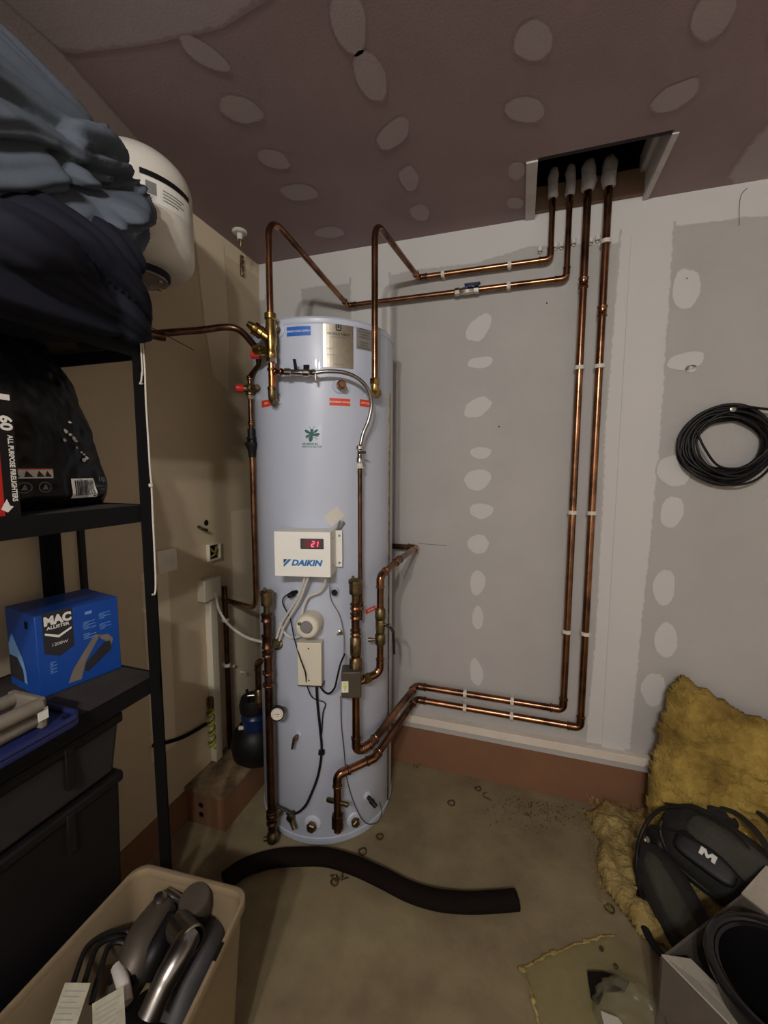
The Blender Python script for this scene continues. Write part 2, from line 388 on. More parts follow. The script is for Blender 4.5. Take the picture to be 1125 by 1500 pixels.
# boxed-in corner under the trunking
bx = thing('pipe_boxing', 'brown plasterboard boxing in the left corner with two drilled holes', 'boxing', (-1.14, 1.5, 0))
bm = nb(); box(bm, (LW, 1.25, 0), (-1.05, BW-.03, .135)); obj('side_panel', bm, 'skirt_board', bx, smooth=False)
bm = nb(); box(bm, (LW, 1.245, .135), (-1.045, BW-.03, .147)); obj('top_panel', bm, 'dusty_top', bx, smooth=False)
for z in (.045, .085):
    bm = nb(); lathe(bm, [(.009, 0), (.011, .002), (.006, .002), (.005, -.004)], (-1.16, 1.25, z), (0, -1, 0), 16); obj('drilled_hole', bm, 'black_matte', bx)

# ------------------------------------------------------------------ water cylinder
tank = thing('water_cylinder', 'tall white unvented hot water cylinder standing on the floor', 'water heater', (TC.x, TC.y, 0))
TH = 1.915
bm = nb(); lathe(bm, [(TR-.006, .02), (TR, .03), (TR, TH-.024)], (TC.x, TC.y, 0), seg=96); obj('body', bm, 'enamel', tank)
bm = nb(); lathe(bm, [(TR+.0015, TH-.024), (TR+.003, TH-.021), (TR+.003, TH-.008), (TR-.004, TH), (0, TH+.006)], (TC.x, TC.y, 0), seg=96); obj('top_cap', bm, 'enamel', tank)
bm = nb(); lathe(bm, [(TR-.012, 0), (TR-.004, .004), (TR+.002, .03), (TR+.002, .034), (TR-.002, .036)], (TC.x, TC.y, 0), seg=96); obj('base_rim', bm, 'enamel', tank)
# jacket seam towards the back wall
a0 = math.radians(-2)
bm = nb(); P0 = V((TC.x+math.cos(a0)*(TR+.001), TC.y+math.sin(a0)*(TR+.001), 0)); box(bm, (P0.x-.003, P0.y-.004, .04), (P0.x+.003, P0.y+.004, TH-.22)); obj('jacket_seam', bm, 'brass_dull', tank)
class TW:   # wrapped frame on the cylinder skin
    def __init__(s, x, y, rot=0):
        p = PT(x, y); s.a = math.atan2(p.y-TC.y, p.x-TC.x); s.z = p.z; s.c, s.s = math.cos(math.radians(rot)), math.sin(math.radians(rot))
    def __call__(s, u, v, n=0):
        u, v = u*s.c-v*s.s, u*s.s+v*s.c
        a = s.a+u/TR; r = TR+n; return V((TC.x+math.cos(a)*r, TC.y+math.sin(a)*r, s.z+v))
    def fr(s, n=0):
        N = V((math.cos(s.a), math.sin(s.a), 0)); U = V((-N.y, N.x, 0)); return Fr(s(0, 0, n), U, (0, 0, 1), N)
def dk(name, m, fn, parent, **k):
    bm = nb(); fn(bm); return obj(name, bm, m, parent, smooth=False)
# rating plate
t = TW(496, 506)
pl = dk('rating_plate', 'plate', lambda b: rect(b, t, -.052, -.073, .052, .074, .0008, 10), tank); pl['label'] = 'brushed metal rating plate'
def f(b):
    text(b, 'WORLD HEAT', .0115, t, 0, .036, .0012, sx=1.05, bold=.0002); text(b, 'Domestic Water Heater', .0052, t, 0, .026, .0012)
    text(b, 'Model No.', .005, t, -.03, -.012, .0012); text(b, 'Serial number', .005, t, -.026, -.032, .0012); text(b, 'Made in the UK', .0046, t, 0, -.062, .0012)
dk('plate_print', 'print_dark', f, pl)
dk('shield_emblem', 'print_dark', lambda b: decal(b, t, [(-.010, .070), (.010, .070), (.010, .052), (.006, .046), (-.006, .046), (-.010, .052)], .0012), pl)
def f(b):
    decal(b, t, [(-.006, .051), (.006, .051), (.006, .066), (.003, .066), (.003, .055), (-.003, .055), (-.003, .066), (-.006, .066)], .0016)
dk('shield_mark', 'plate', f, pl)
t2 = TW(533, 497)
pl = dk('warning_plate', 'plate_grey', lambda b: rect(b, t2, -.03, -.036, .034, .04, .0008, 8), tank); pl['label'] = 'small grey printed warning plate'
def f(b):
    for i, s in enumerate(('IMPORTANT', 'Do not remove', 'or adjust any', 'component part', '', 'Contact the', 'installer for', 'all servicing work')): text(b, s, .0075, t2, .001, .032-i*.0088, .0012, bold=.0001)
dk('plate_print', 'print_dark', f, pl)
def strip(x, y, w_, h_, m, txt, rot=0, name='pipe_label', lab=None, size=.008):
    t = TW(x, y, rot); o = dk(name, m, lambda b: rect(b, t, -w_/2, -h_/2, w_/2, h_/2, .0008, 6), tank); o['label'] = lab
    dk('label_print', 'print_white', lambda b: text(b, txt, size, t, 0, 0, .0013, bold=.0002), o)
strip(437, 485, .084, .030, 'label_blue', 'MAINS COLD SUPPLY', lab='blue pipe label', size=.0085)
strip(498, 589, .072, .024, 'label_red', 'SECONDARY RETURN', lab='red pipe label', size=.0072)
strip(536, 591, .052, .024, 'label_red', 'HOT OUT', lab='red pipe label beside hose', size=.009)
strip(390, 591, .06, .024, 'label_red', 'RELIEF', lab='red pipe label at left edge')
strip(543, 893, .05, .018, 'label_red', 'RETURN', 8, lab='short red pipe label', size=.008)
# bee sticker
t3 = TW(457, 640)
st = dk('bee_sticker', 'enamel', lambda b: rect(b, t3, -.036, -.038, .034, .038, .0006, 4), tank)
def f(b):
    def el(cx, cy, rx, ry, an):
        an = math.radians(an); decal(b, t3, [(cx+math.cos(q)*rx*math.cos(an)-math.sin(q)*ry*math.sin(an), cy+math.cos(q)*rx*math.sin(an)+math.sin(q)*ry*math.cos(an)) for q in [i*math.pi/6 for i in range(12)]], .001)
    el(0, .021, .006, .006, 0); el(-.001, .009, .0085, .009, 0); el(-.004, -.006, .007, .011, -15); el(-.015, .017, .011, .005, -30); el(.016, .008, .011, .005, 10); el(-.014, .003, .009, .004, 25); el(.013, .019, .009, .004, 35)
    for x0, y0, x1, y1 in ((-.004, .028, -.010, .034), (.004, .028, .010, .036), (-.006, .012, -.02, .022), (.006, .012, .021, .024), (-.006, .0, -.02, -.006), (.005, 0, .018, -.008), (.004, .004, .022, .001)):
        d = V((x1-x0, y1-y0)); n = V((-d.y, d.x)).normalized()*.0009
        decal(b, t3, [(x0+n.x, y0+n.y), (x1+n.x, y1+n.y), (x1-n.x, y1-n.y), (x0-n.x, y0-n.y)], .001)
dk('bee_emblem', 'bee_green', f, st)
def f(b): text(b, 'UK MADE IN', .0095, t3, -.008, -.024, .001, bold=.0003); text(b, 'MANCHESTER', .0095, t3, 0, -.033, .001, bold=.0001, sx=1.1)
dk('sticker_print', 'bee_green', f, st)
# paper sheet stuck to the jacket, handwriting below
t4 = TW(490, 757, 38)
bm = nb(); rect(bm, t4, -.03, -.022, .03, .024, .002, 4); obj('paper_note', bm, 'white', tank, smooth=False, solid=.0006)['label'] = 'small sheet of white paper taped on'
t5 = TW(497, 770)
bm = nb(); decal(bm, t5, [(-.012, -.02), (.012, .018), (.02, .008), (-.004, -.024)], .006); decal(bm, t5, [(-.014, -.018), (-.004, .016), (.004, .022), (-.008, -.02)], .009); obj('tape_end', bm, 'grey', tank, solid=.0005)
# small blank ports
def port(x, y, r, l, m, name, lab=None, seg=20, collar=True, tilt=None):
    t = TW(x, y); F = t.fr()
    if collar:
        bm = nb(); lathe(bm, [(r*1.9, -.004), (r*1.9, .002), (r*1.6, .006), (r*1.0, .006)], F.o, F.n, 28); obj('port_collar', bm, 'enamel', tank)
    bm = nb(); d = (F.n+V(tilt or (0, 0, 0))).normalized(); lathe(bm, [(r*.85, -.002), (r*.85, l*.4), (r*1.15, l*.42), (r*1.15, l*.62), (r, l*.64), (r*1.0, l-.003), (r*.8, l), (0, l)], F.o, d, seg)
    o = obj(name, bm, m, tank); 
    if lab: o['label'] = lab
    return F
port(497, 566, .013, .05, 'copper', 'capped_port', 'short capped copper stub')
port(458, 1206, .017, .03, 'brass_dull', 'blank_plug', 'brass hexagonal plug near the base', 6)
port(518, 1200, .015, .03, 'brass_dull', 'blank_plug', 'brass hexagonal plug near the base', 6)
port(538, 1166, .009, .05, 'black', 'sensor_pocket', 'black sensor in a low pocket', tilt=(.4, 0, -.6))
port(489, 866, .009, .03, 'black', 'sensor_pocket', 'black open sensor pocket under control box')
port(436, 866, .009, .04, 'black', 'sensor_plug', 'black plug with a thin lead', tilt=(-.6, 0, -.3))
F = port(437, 1076, .007, .035, 'brass_dull', 'drain_port', 'small brass tap')
bm = nb(); cyl(bm, F.p(0, 0, .03)+V((0, 0, .006)), F.p(-.008, -.035, .034), .006, 12, .004); obj('drain_lever', bm, 'brass_dull', tank)
for x, y in ((405, 590), (543, 577), (408, 484), (497, 1212)):
    F = TW(x, y).fr(); bm = nb(); lathe(bm, [(.026, -.003), (.026, .003), (.02, .006), (0, .006)], F.o, F.n, 28); obj('port_collar', bm, 'enamel', tank)
# immersion heater head
t = TW(457, 910); F = t.fr(); tilt = (F.n+V((-.05, 0, .05))).normalized()
ih = thing('immersion_heater', 'round cream immersion heater cap with grey centre on the cylinder', 'heater', F.o)
bm = nb(); lathe(bm, [(.042, -.002), (.042, .055), (.038, .066), (.034, .069), (.022, .069), (.0215, .063), (0, .063)], F.o, tilt, 40); obj('cap', bm, 'cream', ih)
bm = nb(); lathe(bm, [(.021, .062), (.021, .066), (.019, .068), (0, .069)], F.o, tilt, 30); obj('centre_disc', bm, 'grey', ih)
bm = nb(); q = F.p(-.027, .017, .071); lathe(bm, [(.0055, -.004), (.0055, .001), (.004, .002), (0, .002)], q, tilt, 12); obj('screw', bm, 'brass_dull', ih)
# wiring box below it
F = TW(457, 966).fr(); wb = thing('wiring_box', 'upright cream wiring box below the round immersion cap', 'electrical box', F.p(0, -.085, 0))
bm = nb(); box(bm, (-.043, -.078, -.004), (.043, .078, .04), F); obj('cover', bm, 'cream', wb, bevel=.003)
bm = nb(); box(bm, (-.045, -.086, -.004), (.045, -.078, .03), F); obj('base_plate', bm, 'grey_metal', wb)
for v in (.058, -.058):
    bm = nb(); lathe(bm, [(.003, 0), (.003, .001), (0, .001)], F.p(-.002, v, .04), F.n, 10); obj('screw', bm, 'dark_grey', wb)

# ------------------------------------------------------------------ control box
A_, B_ = V((-.764, 1.193, 0)), V((-.58, 1.236, 0)); U_ = (B_-A_).normalized(); N_ = V((U_.y, -U_.x, 0))
F = Fr((A_+B_)/2+V((0, 0, 1.132)), U_, (0, 0, 1), N_)
cb = thing('control_box', 'white control box with red digits and blue DAIKIN lettering on cylinder', 'control box', F.p(0, -.075, -.08))
bm = nb(); box(bm, (-.094, -.075, -.092), (.094, .075, 0), F); obj('housing', bm, 'boxwhite', cb, bevel=.0015)
bm = nb(); box(bm, (.094, -.06, -.094), (.116, .068, -.09), F); obj('mounting_flange', bm, 'boxwhite', cb)
for v in (.05, -.045):
    bm = nb(); lathe(bm, [(.004, 0), (.004, .002), (0, .003)], F.p(.107, v, -.09), F.n, 10); obj('screw', bm, 'steel', cb)
    bm = nb(); lathe(bm, [(.003, 0), (.003, .001), (0, .002)], F.p(.094, v, -.04), F.u, 10); obj('screw', bm, 'steel', cb)
bm = nb(); box(bm, (-.005, .019, 0), (.072, .053, .004), F); dp = obj('display', bm, 'dark_grey', cb, bevel=.003)
bm = nb(); box(bm, (.006, .023, .004), (.062, .049, .0046), F); obj('display_window', bm, 'lcd', dp)
def seg7(b, u, v, w_, h_, on, sl=.12):
    t_ = .0028; S = {'a': ((0, h_), (w_, h_)), 'g': ((0, h_/2), (w_, h_/2)), 'd': ((0, 0), (w_, 0)), 'f': ((0, h_/2), (0, h_)), 'b': ((w_, h_/2), (w_, h_)), 'e': ((0, 0), (0, h_/2)), 'c': ((w_, 0), (w_, h_/2))}
    for k in on:
        (x0, y0), (x1, y1) = S[k]
        if y0 == y1: q = [(x0+.0006, y0-t_/2), (x1-.0006, y1-t_/2), (x1-.0006, y1+t_/2), (x0+.0006, y0+t_/2)]
        else: q = [(x0-t_/2, y0+.0008), (x0+t_/2, y0+.0008), (x1+t_/2, y1-.0008), (x1-t_/2, y1-.0008)]
        decal(b, lambda x, y, n: F.p(x, y, n), [(u+x+(y*sl), v+y) for x, y in q], .005)
def f(b): seg7(b, .032, .0275, .0085, .017, 'abged'); seg7(b, .044, .0275, .0085, .017, 'bc')
dk('digits', 'led', f, dp)
def f(b): text(b, 'DAIKIN', .0265, lambda x, y, n: F.p(x, y, n), .013, -.029, .0008, bold=.0013, shear=.28, sx=1.13)
dk('lettering', 'daikin_blue', f, cb)
dk('emblem', 'print_dark', lambda b: decal(b, lambda x, y, n: F.p(x, y, n), [(-.063, -.017), (-.050, -.017), (-.063, -.031)], .0008), cb)
dk('emblem', 'daikin_blue', lambda b: (decal(b, lambda x, y, n: F.p(x, y, n), [(-.047, -.017), (-.036, -.017), (-.061, -.042), (-.063, -.042), (-.063, -.034)], .0008)), cb)
CBF = F

# ------------------------------------------------------------------ pipework
def bead(bm, p, d, r, l=.006): lathe(bm, [(r*1.10, -l), (r*1.28, -l*.5), (r*1.28, l*.5), (r*1.10, l)], p, d, 18)
def elbow(p, a, c, r, m, par, R=None):
    """soldered elbow at corner p between neighbours a and c"""
    p, a, c = V(p), V(a), V(c); d1 = (a-p).normalized(); d2 = (c-p).normalized(); R = R or r*2.0
    k = R/math.tan(d1.angle(d2)/2)+r*1.3; pts = fillet([p+d1*k, p, p+d2*k], R, 8); bm = nb()
    tube(bm, pts, r*1.14, 16); bead(bm, p+d1*k, d1, r, r*.35); bead(bm, p+d2*k, d2, r, r*.35); return obj('elbow', bm, m, par)
def coupling(p, d, r, m, par, l=.03, name='coupling'):
    p = V(p); d = V(d).normalized(); bm = nb(); k = r*1.14
    lathe(bm, [(k, -l/2), (r*1.3, -l/2+.002), (r*1.3, -l/2+.006), (k, -l/2+.009), (k, l/2-.009), (r*1.3, l/2-.006), (r*1.3, l/2-.002), (k, l/2)], p, d, 18); return obj(name, bm, m, par)
def nut(p, d, r, m, par, l=.02, name='compression_nut'):
    p = V(p); bm = nb(); lathe(bm, [(r*1.35, -l/2), (r*1.6, -l/2+.002), (r*1.6, l/2-.002), (r*1.35, l/2)], p, d, 6); return obj(name, bm, m, par, angle=25)
def clip(p, d, wall, r, par, m='white'):
    """white snap clip round the pipe at p, foot reaching to the wall along vector wall"""
    p = V(p); d = V(d).normalized(); wv = V(wall); bm = nb(); lathe(bm, [(r*1.02, -.007), (r*1.3, -.007), (r*1.3, .007), (r*1.02, .007)], p, d, 18)
    n = wv.normalized(); s = d.cross(n).normalized(); F = Fr(p, s, d, n); box(bm, (-r*.8, -.006, r), (r*.8, .006, wv.length), F); return obj('pipe_clip', bm, m, par)
def pipe(name, label, pts, r, R, m='copper', elbows=True, parent=None, cat='pipe', em=None, group=None):
    pts = [V(p) for p in pts]
    par = parent or thing(name, label, cat, min(pts, key=lambda p: p.z), group)
    bm = nb(); tube(bm, fillet(pts, R), r, 16); obj('tube', bm, m, par)
    if elbows:
        idx = range(1, len(pts)-1) if elbows is True else elbows
        for i in idx: elbow(pts[i], pts[i-1], pts[i+1], r, em or m, par, R if not isinstance(R, list) else R[i-1])
    return par
R22, R28, R15 = .011, .014, .0078
# --- two big pipes, wall run down from the hatch, along and to the cylinder
yA = BW-.042
zA, zB = .418, .352; xA, xB = .203, .272
cornA = V((-.425, yA, zA)); bendA = V((-.484, 1.355, zA)); v1 = PT(521, 980, .062)
PA = pipe('flow_pipe', 'left of the two thick copper pipes from the hatch, running down and along wall', [(xA, yA, 2.56), (xA, yA, zA), cornA, bendA, (v1.x, v1.y, zA-.02), (v1.x, v1.y, .66)], R28, .028, em='copper', elbows=[1, 2, 3, 4])
for z in (1.80, 1.243, .755): clip((xA, yA, z), (0, 0, 1), (0, BW-yA, 0), R28, PA)
for x in (-.2, .0): clip((x, yA, zA), (1, 0, 0), (0, BW-yA, 0), R28, PA)
coupling((xA, yA, 2.11), (0, 0, 1), R28, 'copper', PA, .04)
cornB = V((-.425, yA, zB)); bendB = V((-.476, 1.375, zB)); l1 = PT(494, 1135, .062); l2 = PT(490, 1212, .055)
PB = pipe('return_pipe', 'right of the two thick copper pipes from the hatch, ending low on cylinder', [(xB, yA, 2.56), (xB, yA, zB), cornB, bendB, (l1.x, l1.y, l1.z), (l1.x, l1.y, l2.z-.01)], R28, .028, elbows=[1, 2, 3, 4])
for z in (2.245, 1.80, 1.243, .755): clip((xB, yA, z), (0, 0, 1), (0, BW-yA, 0), R28, PB)
for x in (-.2, .0): clip((x, yA, zB), (1, 0, 0), (0, BW-yA, 0), R28, PB)
coupling((xB, yA, 2.0), (0, 0, 1), R28, 'copper', PB, .04)
nut((l1.x, l1.y, l2.z+.03), (0, 0, 1), .014, 'copper_dull', PB, .05)
bm = nb(); box(bm, (l1.x-.042, l1.y-.006, l2.z+.095), (l1.x+.042, l1.y+.006, l2.z+.109)); obj('valve_handle', bm, 'brass_dull', PB, bevel=.002)
F = TW(497, 1212).fr(); bm = nb(); cyl(bm, F.o, V((l1.x, l1.y, l2.z+.012)), .017, 18); obj('tail', bm, 'copper_dull', PB)
# small empty double clips at the top
for i, (x, z, lb) in enumerate(((.045, 2.265, 'leftmost empty white clip under the hatch, left of the first thin pipe'), (.10, 2.27, 'empty white clip just right of the first thin pipe under hatch'), (.122, 2.27, 'empty white clip just left of the second thin pipe under hatch'), (.165, 2.275, 'empty white clip just right of the second thin pipe under hatch'), (.225, 2.27, 'empty white clip just right of the left thick pipe under hatch'), (.248, 2.275, 'empty white clip just left of the right thick pipe under hatch'))):
    bm = nb(); lathe(bm, [(.006, -.008), (.009, -.008), (.009, .008), (.006, .008)], (x, BW-.016, z), (0, 0, 1), 12); box(bm, (x-.004, BW-.01, z-.012), (x+.004, BW, z+.012))
    tag(obj('pipe_clip', bm, 'white'), lb, 'clip', 'empty clips under the hatch')
# --- two thinner pipes from the hatch
zC = 2.215; yC = BW-.034
rz = PT(549, 500, .06); 
hot = pipe('hot_pipe', 'upper thin copper pipe from the hatch, bending down to cylinder front right', [(.083, yC, 2.55), (.083, yC, zC), (PY(613, 409, yC).x, yC, zC), (PY(613, 409, yC).x, yC-.001, zC), (rz.x, rz.y, zC), (rz.x, rz.y, 1.70)][:3] + [(rz.x, rz.y, zC), (rz.x, rz.y, 1.71)], R22, [.024, .022, .055], elbows=[1, 2])
for x in (-.05, -.32): clip((PY({-.05: 746, -.32: 649}[x], 400, yC).x, yC, zC), (1, 0, 0), (0, BW-yC, 0), R22*.95, hot)
F = TW(543, 577).fr(); nut((rz.x, rz.y, 1.705), (0, 0, 1), R22, 'brass', hot, .022)
bm = nb(); pe = V((rz.x, rz.y, 1.672)); tube(bm, fillet([(rz.x, rz.y, 1.70), pe, F.p(0, 0, 0)], .012), .014, 16); obj('brass_elbow', bm, 'brass', hot)
bm = nb(); lathe(bm, [(.018, -.008), (.02, 0), (.018, .008)], F.p(0, 0, .03), F.n, 6); obj('compression_nut', bm, 'brass', hot)
zD = PY(684, 426, yC).z; ca = PT(395, 420, .052); wy = PY(510, 449, yC).x
cold = pipe('cold_pipe', 'lower thin copper pipe from the hatch, bending down to brass valve at left', [(.143, yC, 2.55), (.143, yC, zD), (wy, yC, zD), (ca.x, ca.y, 2.215), (ca.x, ca.y, 1.90)], R22, [.024, .022, .06], elbows=[1, 2])
clip((PY(745, 420, yC).x, yC, zD), (1, 0, 0), (0, BW-yC, 0), R22*.95, cold)
vx = PY(684, 426, yC).x
bm = nb(); lathe(bm, [(.012, -.05), (.017, -.048), (.017, -.03), (.013, -.028), (.016, -.01), (.016, .02), (.013, .028), (.017, .03), (.017, .048), (.012, .05)], (vx, yC, zD), (1, 0, 0), 8); iv = obj('isolating_valve', bm, 'chrome', cold)
bm = nb(); box(bm, (vx-.008, yC-.028, zD+.012), (vx+.055, yC-.008, zD+.02)); box(bm, (vx-.006, yC-.022, zD), (vx+.006, yC-.01, zD+.014)); obj('lever', bm, 'blue_plastic', iv, bevel=.003)
# pipe lagging in the loft
for i, (x, r) in enumerate(((.083, .021), (.143, .021), (xA, .030), (xB, .030))):
    bm = nb(); yy = yC if i < 2 else yA; lathe(bm, [(r*.6, 0), (r*.8, .006), (r*.86, .03), (r*.8, .05), (r*.84, .08), (r*.6, .10), (r*.45, .105)], (x, yy, CZ+.04), (0, 0, 1), 14)
    for v in bm.verts: v.co += V((noise.noise(v.co*40), noise.noise(v.co*40+V((9, 0, 0))), 0))*.006
    tag(obj('pipe_lagging', bm, 'lag'), ('white lagging on the first thin pipe from the left inside the hatch', 'white lagging on the second thin pipe inside the hatch', 'thick white lagging on the third pipe inside the hatch', 'thick white lagging on the rightmost pipe inside the hatch')[i], 'lagging')
# --- brass multibloc valve group, left
bx_, by_ = ca.x, ca.y
mb = thing('inlet_control_valve', 'brass inlet control valve group at the cylinder top left', 'valve', (bx_, by_, 1.60))
bm = nb(); lathe(bm, [(.014, 1.915), (.019, 1.912), (.019, 1.895), (.015, 1.892), (.017, 1.87), (.019, 1.85), (.019, 1.82), (.015, 1.80), (.018, 1.79), (.018, 1.775), (.014, 1.77)], (bx_, by_, 0), (0, 0, 1), 16); obj('valve_body', bm, 'brass', mb)
F0 = TW(408, 484).fr(); bm = nb(); lathe(bm, [(.012, 0), (.012, .02), (.017, .022), (.017, .04), (.013, .042), (.013, .06)], F0.o, V((bx_, by_, F0.o.z))-F0.o, 8); obj('side_outlet', bm, 'brass_dull', mb)
dh = V((-.55, -.35, .42)).normalized(); hb = V((bx_, by_, 1.83)); bm = nb(); lathe(bm, [(.016, 0), (.016, .03), (.021, .032), (.021, .044), (.018, .046), (.021, .05), (.021, .062), (.014, .064), (.009, .085), (0, .087)], hb, dh, 20); obj('pressure_regulator', bm, 'brass', mb)
bm = nb(); lathe(bm, [(.012, 0), (.012, .035), (.016, .037), (.016, .06)], (bx_, by_, 1.80), (-.9, -.1, .05), 8); obj('vessel_outlet', bm, 'brass', mb)
def redvalve(par, p, d, r=.014):
    p = V(p); bm = nb(); lathe(bm, [(r*.7, 0), (r*.9, .01), (r*.9, .025), (r*.75, .027)], p, d, 12); obj('valve_stem', bm, 'brass_dull', par)
    bm = nb(); lathe(bm, [(r, .024), (r*1.12, .027), (r*1.12, .047), (r, .051), (0, .052)], p, d, 10); obj('red_cap', bm, 'red', par)
redvalve(mb, V((bx_-.03, by_+.02, 1.79)), (-.9, -.3, .02), .013)
# copper drop from valve body to the tank port
lo = PT(398, 560, .052)
dr = pipe('copper_drop', 'bright copper drop pipe below brass valve group on left of cylinder', [(bx_, by_, 1.79), (bx_, by_, 1.64), TW(405, 590)(0, 0, 0)], R22, .02, m='copper_bright', elbows=False)
nut((bx_, by_, 1.765), (0, 0, 1), R22, 'chrome', dr, .018)
for z in (1.735, 1.675): coupling((bx_, by_, z), (0, 0, 1), R22, 'copper', dr, .012)
elbow((bx_, by_, 1.64), (bx_, by_, 1.7), TW(405, 590)(0, 0, 0), R22*1.1, 'brass_dull', dr, .02)
F = TW(405, 590).fr(); bm = nb(); lathe(bm, [(.014, .004), (.019, .008), (.019, .024), (.014, .028)], F.o, V((bx_, by_, 1.64))-F.o, 6); obj('compression_nut', bm, 'chrome', dr)
# expansion vessel and its pipe
vc = V((-1.062, 1.0, 1.945))
e0 = V((bx_-.045, by_-.005, 1.80)); k1 = PX(350, 483, -.90); e3 = V((-1.062, 1.0, PX(215, 489, -1.06).z))
q1 = PX(345, 481, -.92); q2 = PX(290, 484, -1.0)
ep = thing('vessel_pipe', 'copper pipe curving from the white expansion vessel to brass valve group', 'pipe', e3)
bm = nb(); tube(bm, smoothc([e0, q1, q2, PX(240, 488, -1.045), e3+V((.012, .02, 0))], 8), R22, 16); obj('tube', bm, 'copper_dull', ep)
bm = nb(); tube(bm, fillet([e3+V((.03, .05, 0)), e3, V((vc.x, vc.y, vc.z-.07))], .02), .0135, 16); obj('elbow', bm, 'copper_dull', ep)
bm = nb(); cyl(bm, (e3.x, e3.y, e3.z+.02), (vc.x, vc.y, vc.z-.01), .0125, 16); obj('riser', bm, 'copper_bright', ep)
nut((vc.x, vc.y, vc.z-.025), (0, 0, 1), .012, 'brass', ep, .022)
bm = nb(); tube(bm, [PX(218, 478, -1.05), PX(245, 492, -1.03), PX(284, 513, -1.0)], .0015, 6); tag(obj('loose_wire', bm, 'grey_metal'), 'thin loose wire end sticking out beside the vessel pipe', 'wire')
vr = .146
ev = thing('expansion_vessel', 'white expansion vessel fixed high on the left wall', 'vessel', vc)
bm = nb(); prof = []
h0, h1 = vc.z+.028, 2.292
for i in range(9): a = math.pi/2*i/8; prof.append((vr-.055+math.sin(a)*.055, h0+.05-math.cos(a)*.05))
for i in range(13): a = math.pi/2*i/12; prof.append((vr*math.cos(a) if i < 12 else 0, h1-.10+math.sin(a)*.10))
prof = [(0, h0)]+prof; lathe(bm, prof, (vc.x, vc.y, 0), seg=56); obj('shell', bm, 'vessel_white', ev)
bm = nb(); lathe(bm, [(.0, vc.z+.012), (.075, vc.z+.012), (.079, vc.z+.016), (.079, vc.z+.034), (.07, vc.z+.04)], (vc.x, vc.y, 0), seg=40); obj('seal_ring', bm, 'black', ev)
bm = nb(); lathe(bm, [(.014, vc.z-.012), (.02, vc.z-.006), (.03, vc.z), (.06, vc.z+.003), (.072, vc.z+.006), (.072, vc.z+.012), (0, vc.z+.012)], (vc.x, vc.y, 0), seg=40); obj('flange', bm, 'steel', ev)
for i in range(6):
    a = i*math.pi/3+.3; bm = nb(); lathe(bm, [(.006, 0), (.006, .006), (0, .007)], (vc.x+math.cos(a)*.058, vc.y+math.sin(a)*.058, vc.z+.004), (0, 0, -1), 6); obj('bolt', bm, 'steel', ev)
def vw(a0, z0):
    return lambda u, v, n=0: V((vc.x+math.cos(a0+u/vr)*(vr+n), vc.y+math.sin(a0+u/vr)*(vr+n), z0+v))
aw = vw(math.radians(-4), 2.125)
dk('stripe', 'black', lambda b: rect(b, aw, -.09, .036, .06, .05, .0012, 10), ev)
dk('vessel_label', 'print_white', lambda b: rect(b, aw, -.088, -.024, .06, .034, .001, 10), ev)
dk('label_mark', 'grey', lambda b: (rect(b, aw, -.078, -.006, -.052, .024, .0016, 2), rect(b, aw, -.036, .014, .03, .017, .0016, 4), rect(b, aw, -.036, .006, .02, .009, .0016, 4), rect(b, aw, -.036, -.002, .03, .001, .0016, 4), rect(b, aw, -.036, -.010, .01, -.007, .0016, 4)), ev)
bm = nb(); box(bm, (LW, .97, 2.02), (LW+.035, 1.03, 2.14)); obj('wall_bracket', bm, 'steel', ev)
# small white round fitting at ceiling with hanging sensor
q = V((LW+.05, 1.60, CZ)); q = PZ(351, 340, CZ-.004)
s = thing('ceiling_cap', 'round white cap with small brass tail under the ceiling in left corner', 'fitting', q)
bm = nb(); lathe(bm, [(.030, .004), (.031, 0), (.026, -.006), (.012, -.008), (.011, -.03), (0, -.03)], q, (0, 0, 1), 24); obj('cap', bm, 'white', s)
bm = nb(); tube(bm, [q+V((0, 0, -.02)), q+V((.006, 0, -.04)), q+V((0, .004, -.055))], .006, 10); obj('tail', bm, 'brass_dull', s)
q2 = PX(353, 390, LW); bm = nb(); F = Fr(q2, (0, 1, 0), (0, 0, 1), (1, 0, 0)); box(bm, (-.009, -.045, 0), (.009, .045, .012), F); ss = obj('strap_bracket', bm, 'brass_dull', None, bevel=.004); tag(ss, 'short dark metal strap bracket screwed on left wall below the cap', 'bracket')
for v in (-.028, .005, .03):
    bm = nb(); lathe(bm, [(.006, 0), (.006, .002), (.003, .004), (0, .004)], F.p(0, v, .012), F.n, 12); obj('screw', bm, 'chrome', ss)
# --- relief discharge: upper valve, offset, lower red valve, tundish, discharge pipe
yD = 1.36
p0 = PY(377, 512, yD-.06); p1 = PY(379, 535, yD-.03); p2 = PY(366, 552, yD); p3 = PY(365, 640, yD)
dx = thing('relief_pipe', 'thin copper relief pipe with red capped valve left of the cylinder', 'pipe', p3)
bm = nb(); tube(bm, fillet([p0+V((0, 0, .02)), p1, p2, (p2.x, p2.y, p3.z)], .012), R15*1.15, 14); obj('tube', bm, 'copper_dull', dx)
for p in (p0, p0-V((0, 0, .02)), V((p2.x, p2.y, p2.z-.005)), V((p2.x, p2.y, p3.z+.05))): coupling(p, (0, 0, 1), R15*1.2, 'copper', dx, .016)
vz = PY(365, 570, yD).z; bm = nb(); lathe(bm, [(.011, -.024), (.016, -.02), (.016, -.008), (.018, 0), (.016, .012), (.011, .018)], (p2.x, p2.y, vz), (0, 0, 1), 12); lathe(bm, [(.01, .0), (.016, .012), (.016, .026), (.011, .03), (.009, .075)], (p2.x, p2.y, vz), V((bx_, by_, vz-.01))-V((p2.x, p2.y, vz)), 10); obj('relief_valve', bm, 'brass_dull', dx)
redvalve(dx, (p2.x, p2.y, vz), (-.8, -.6, .02), .014)
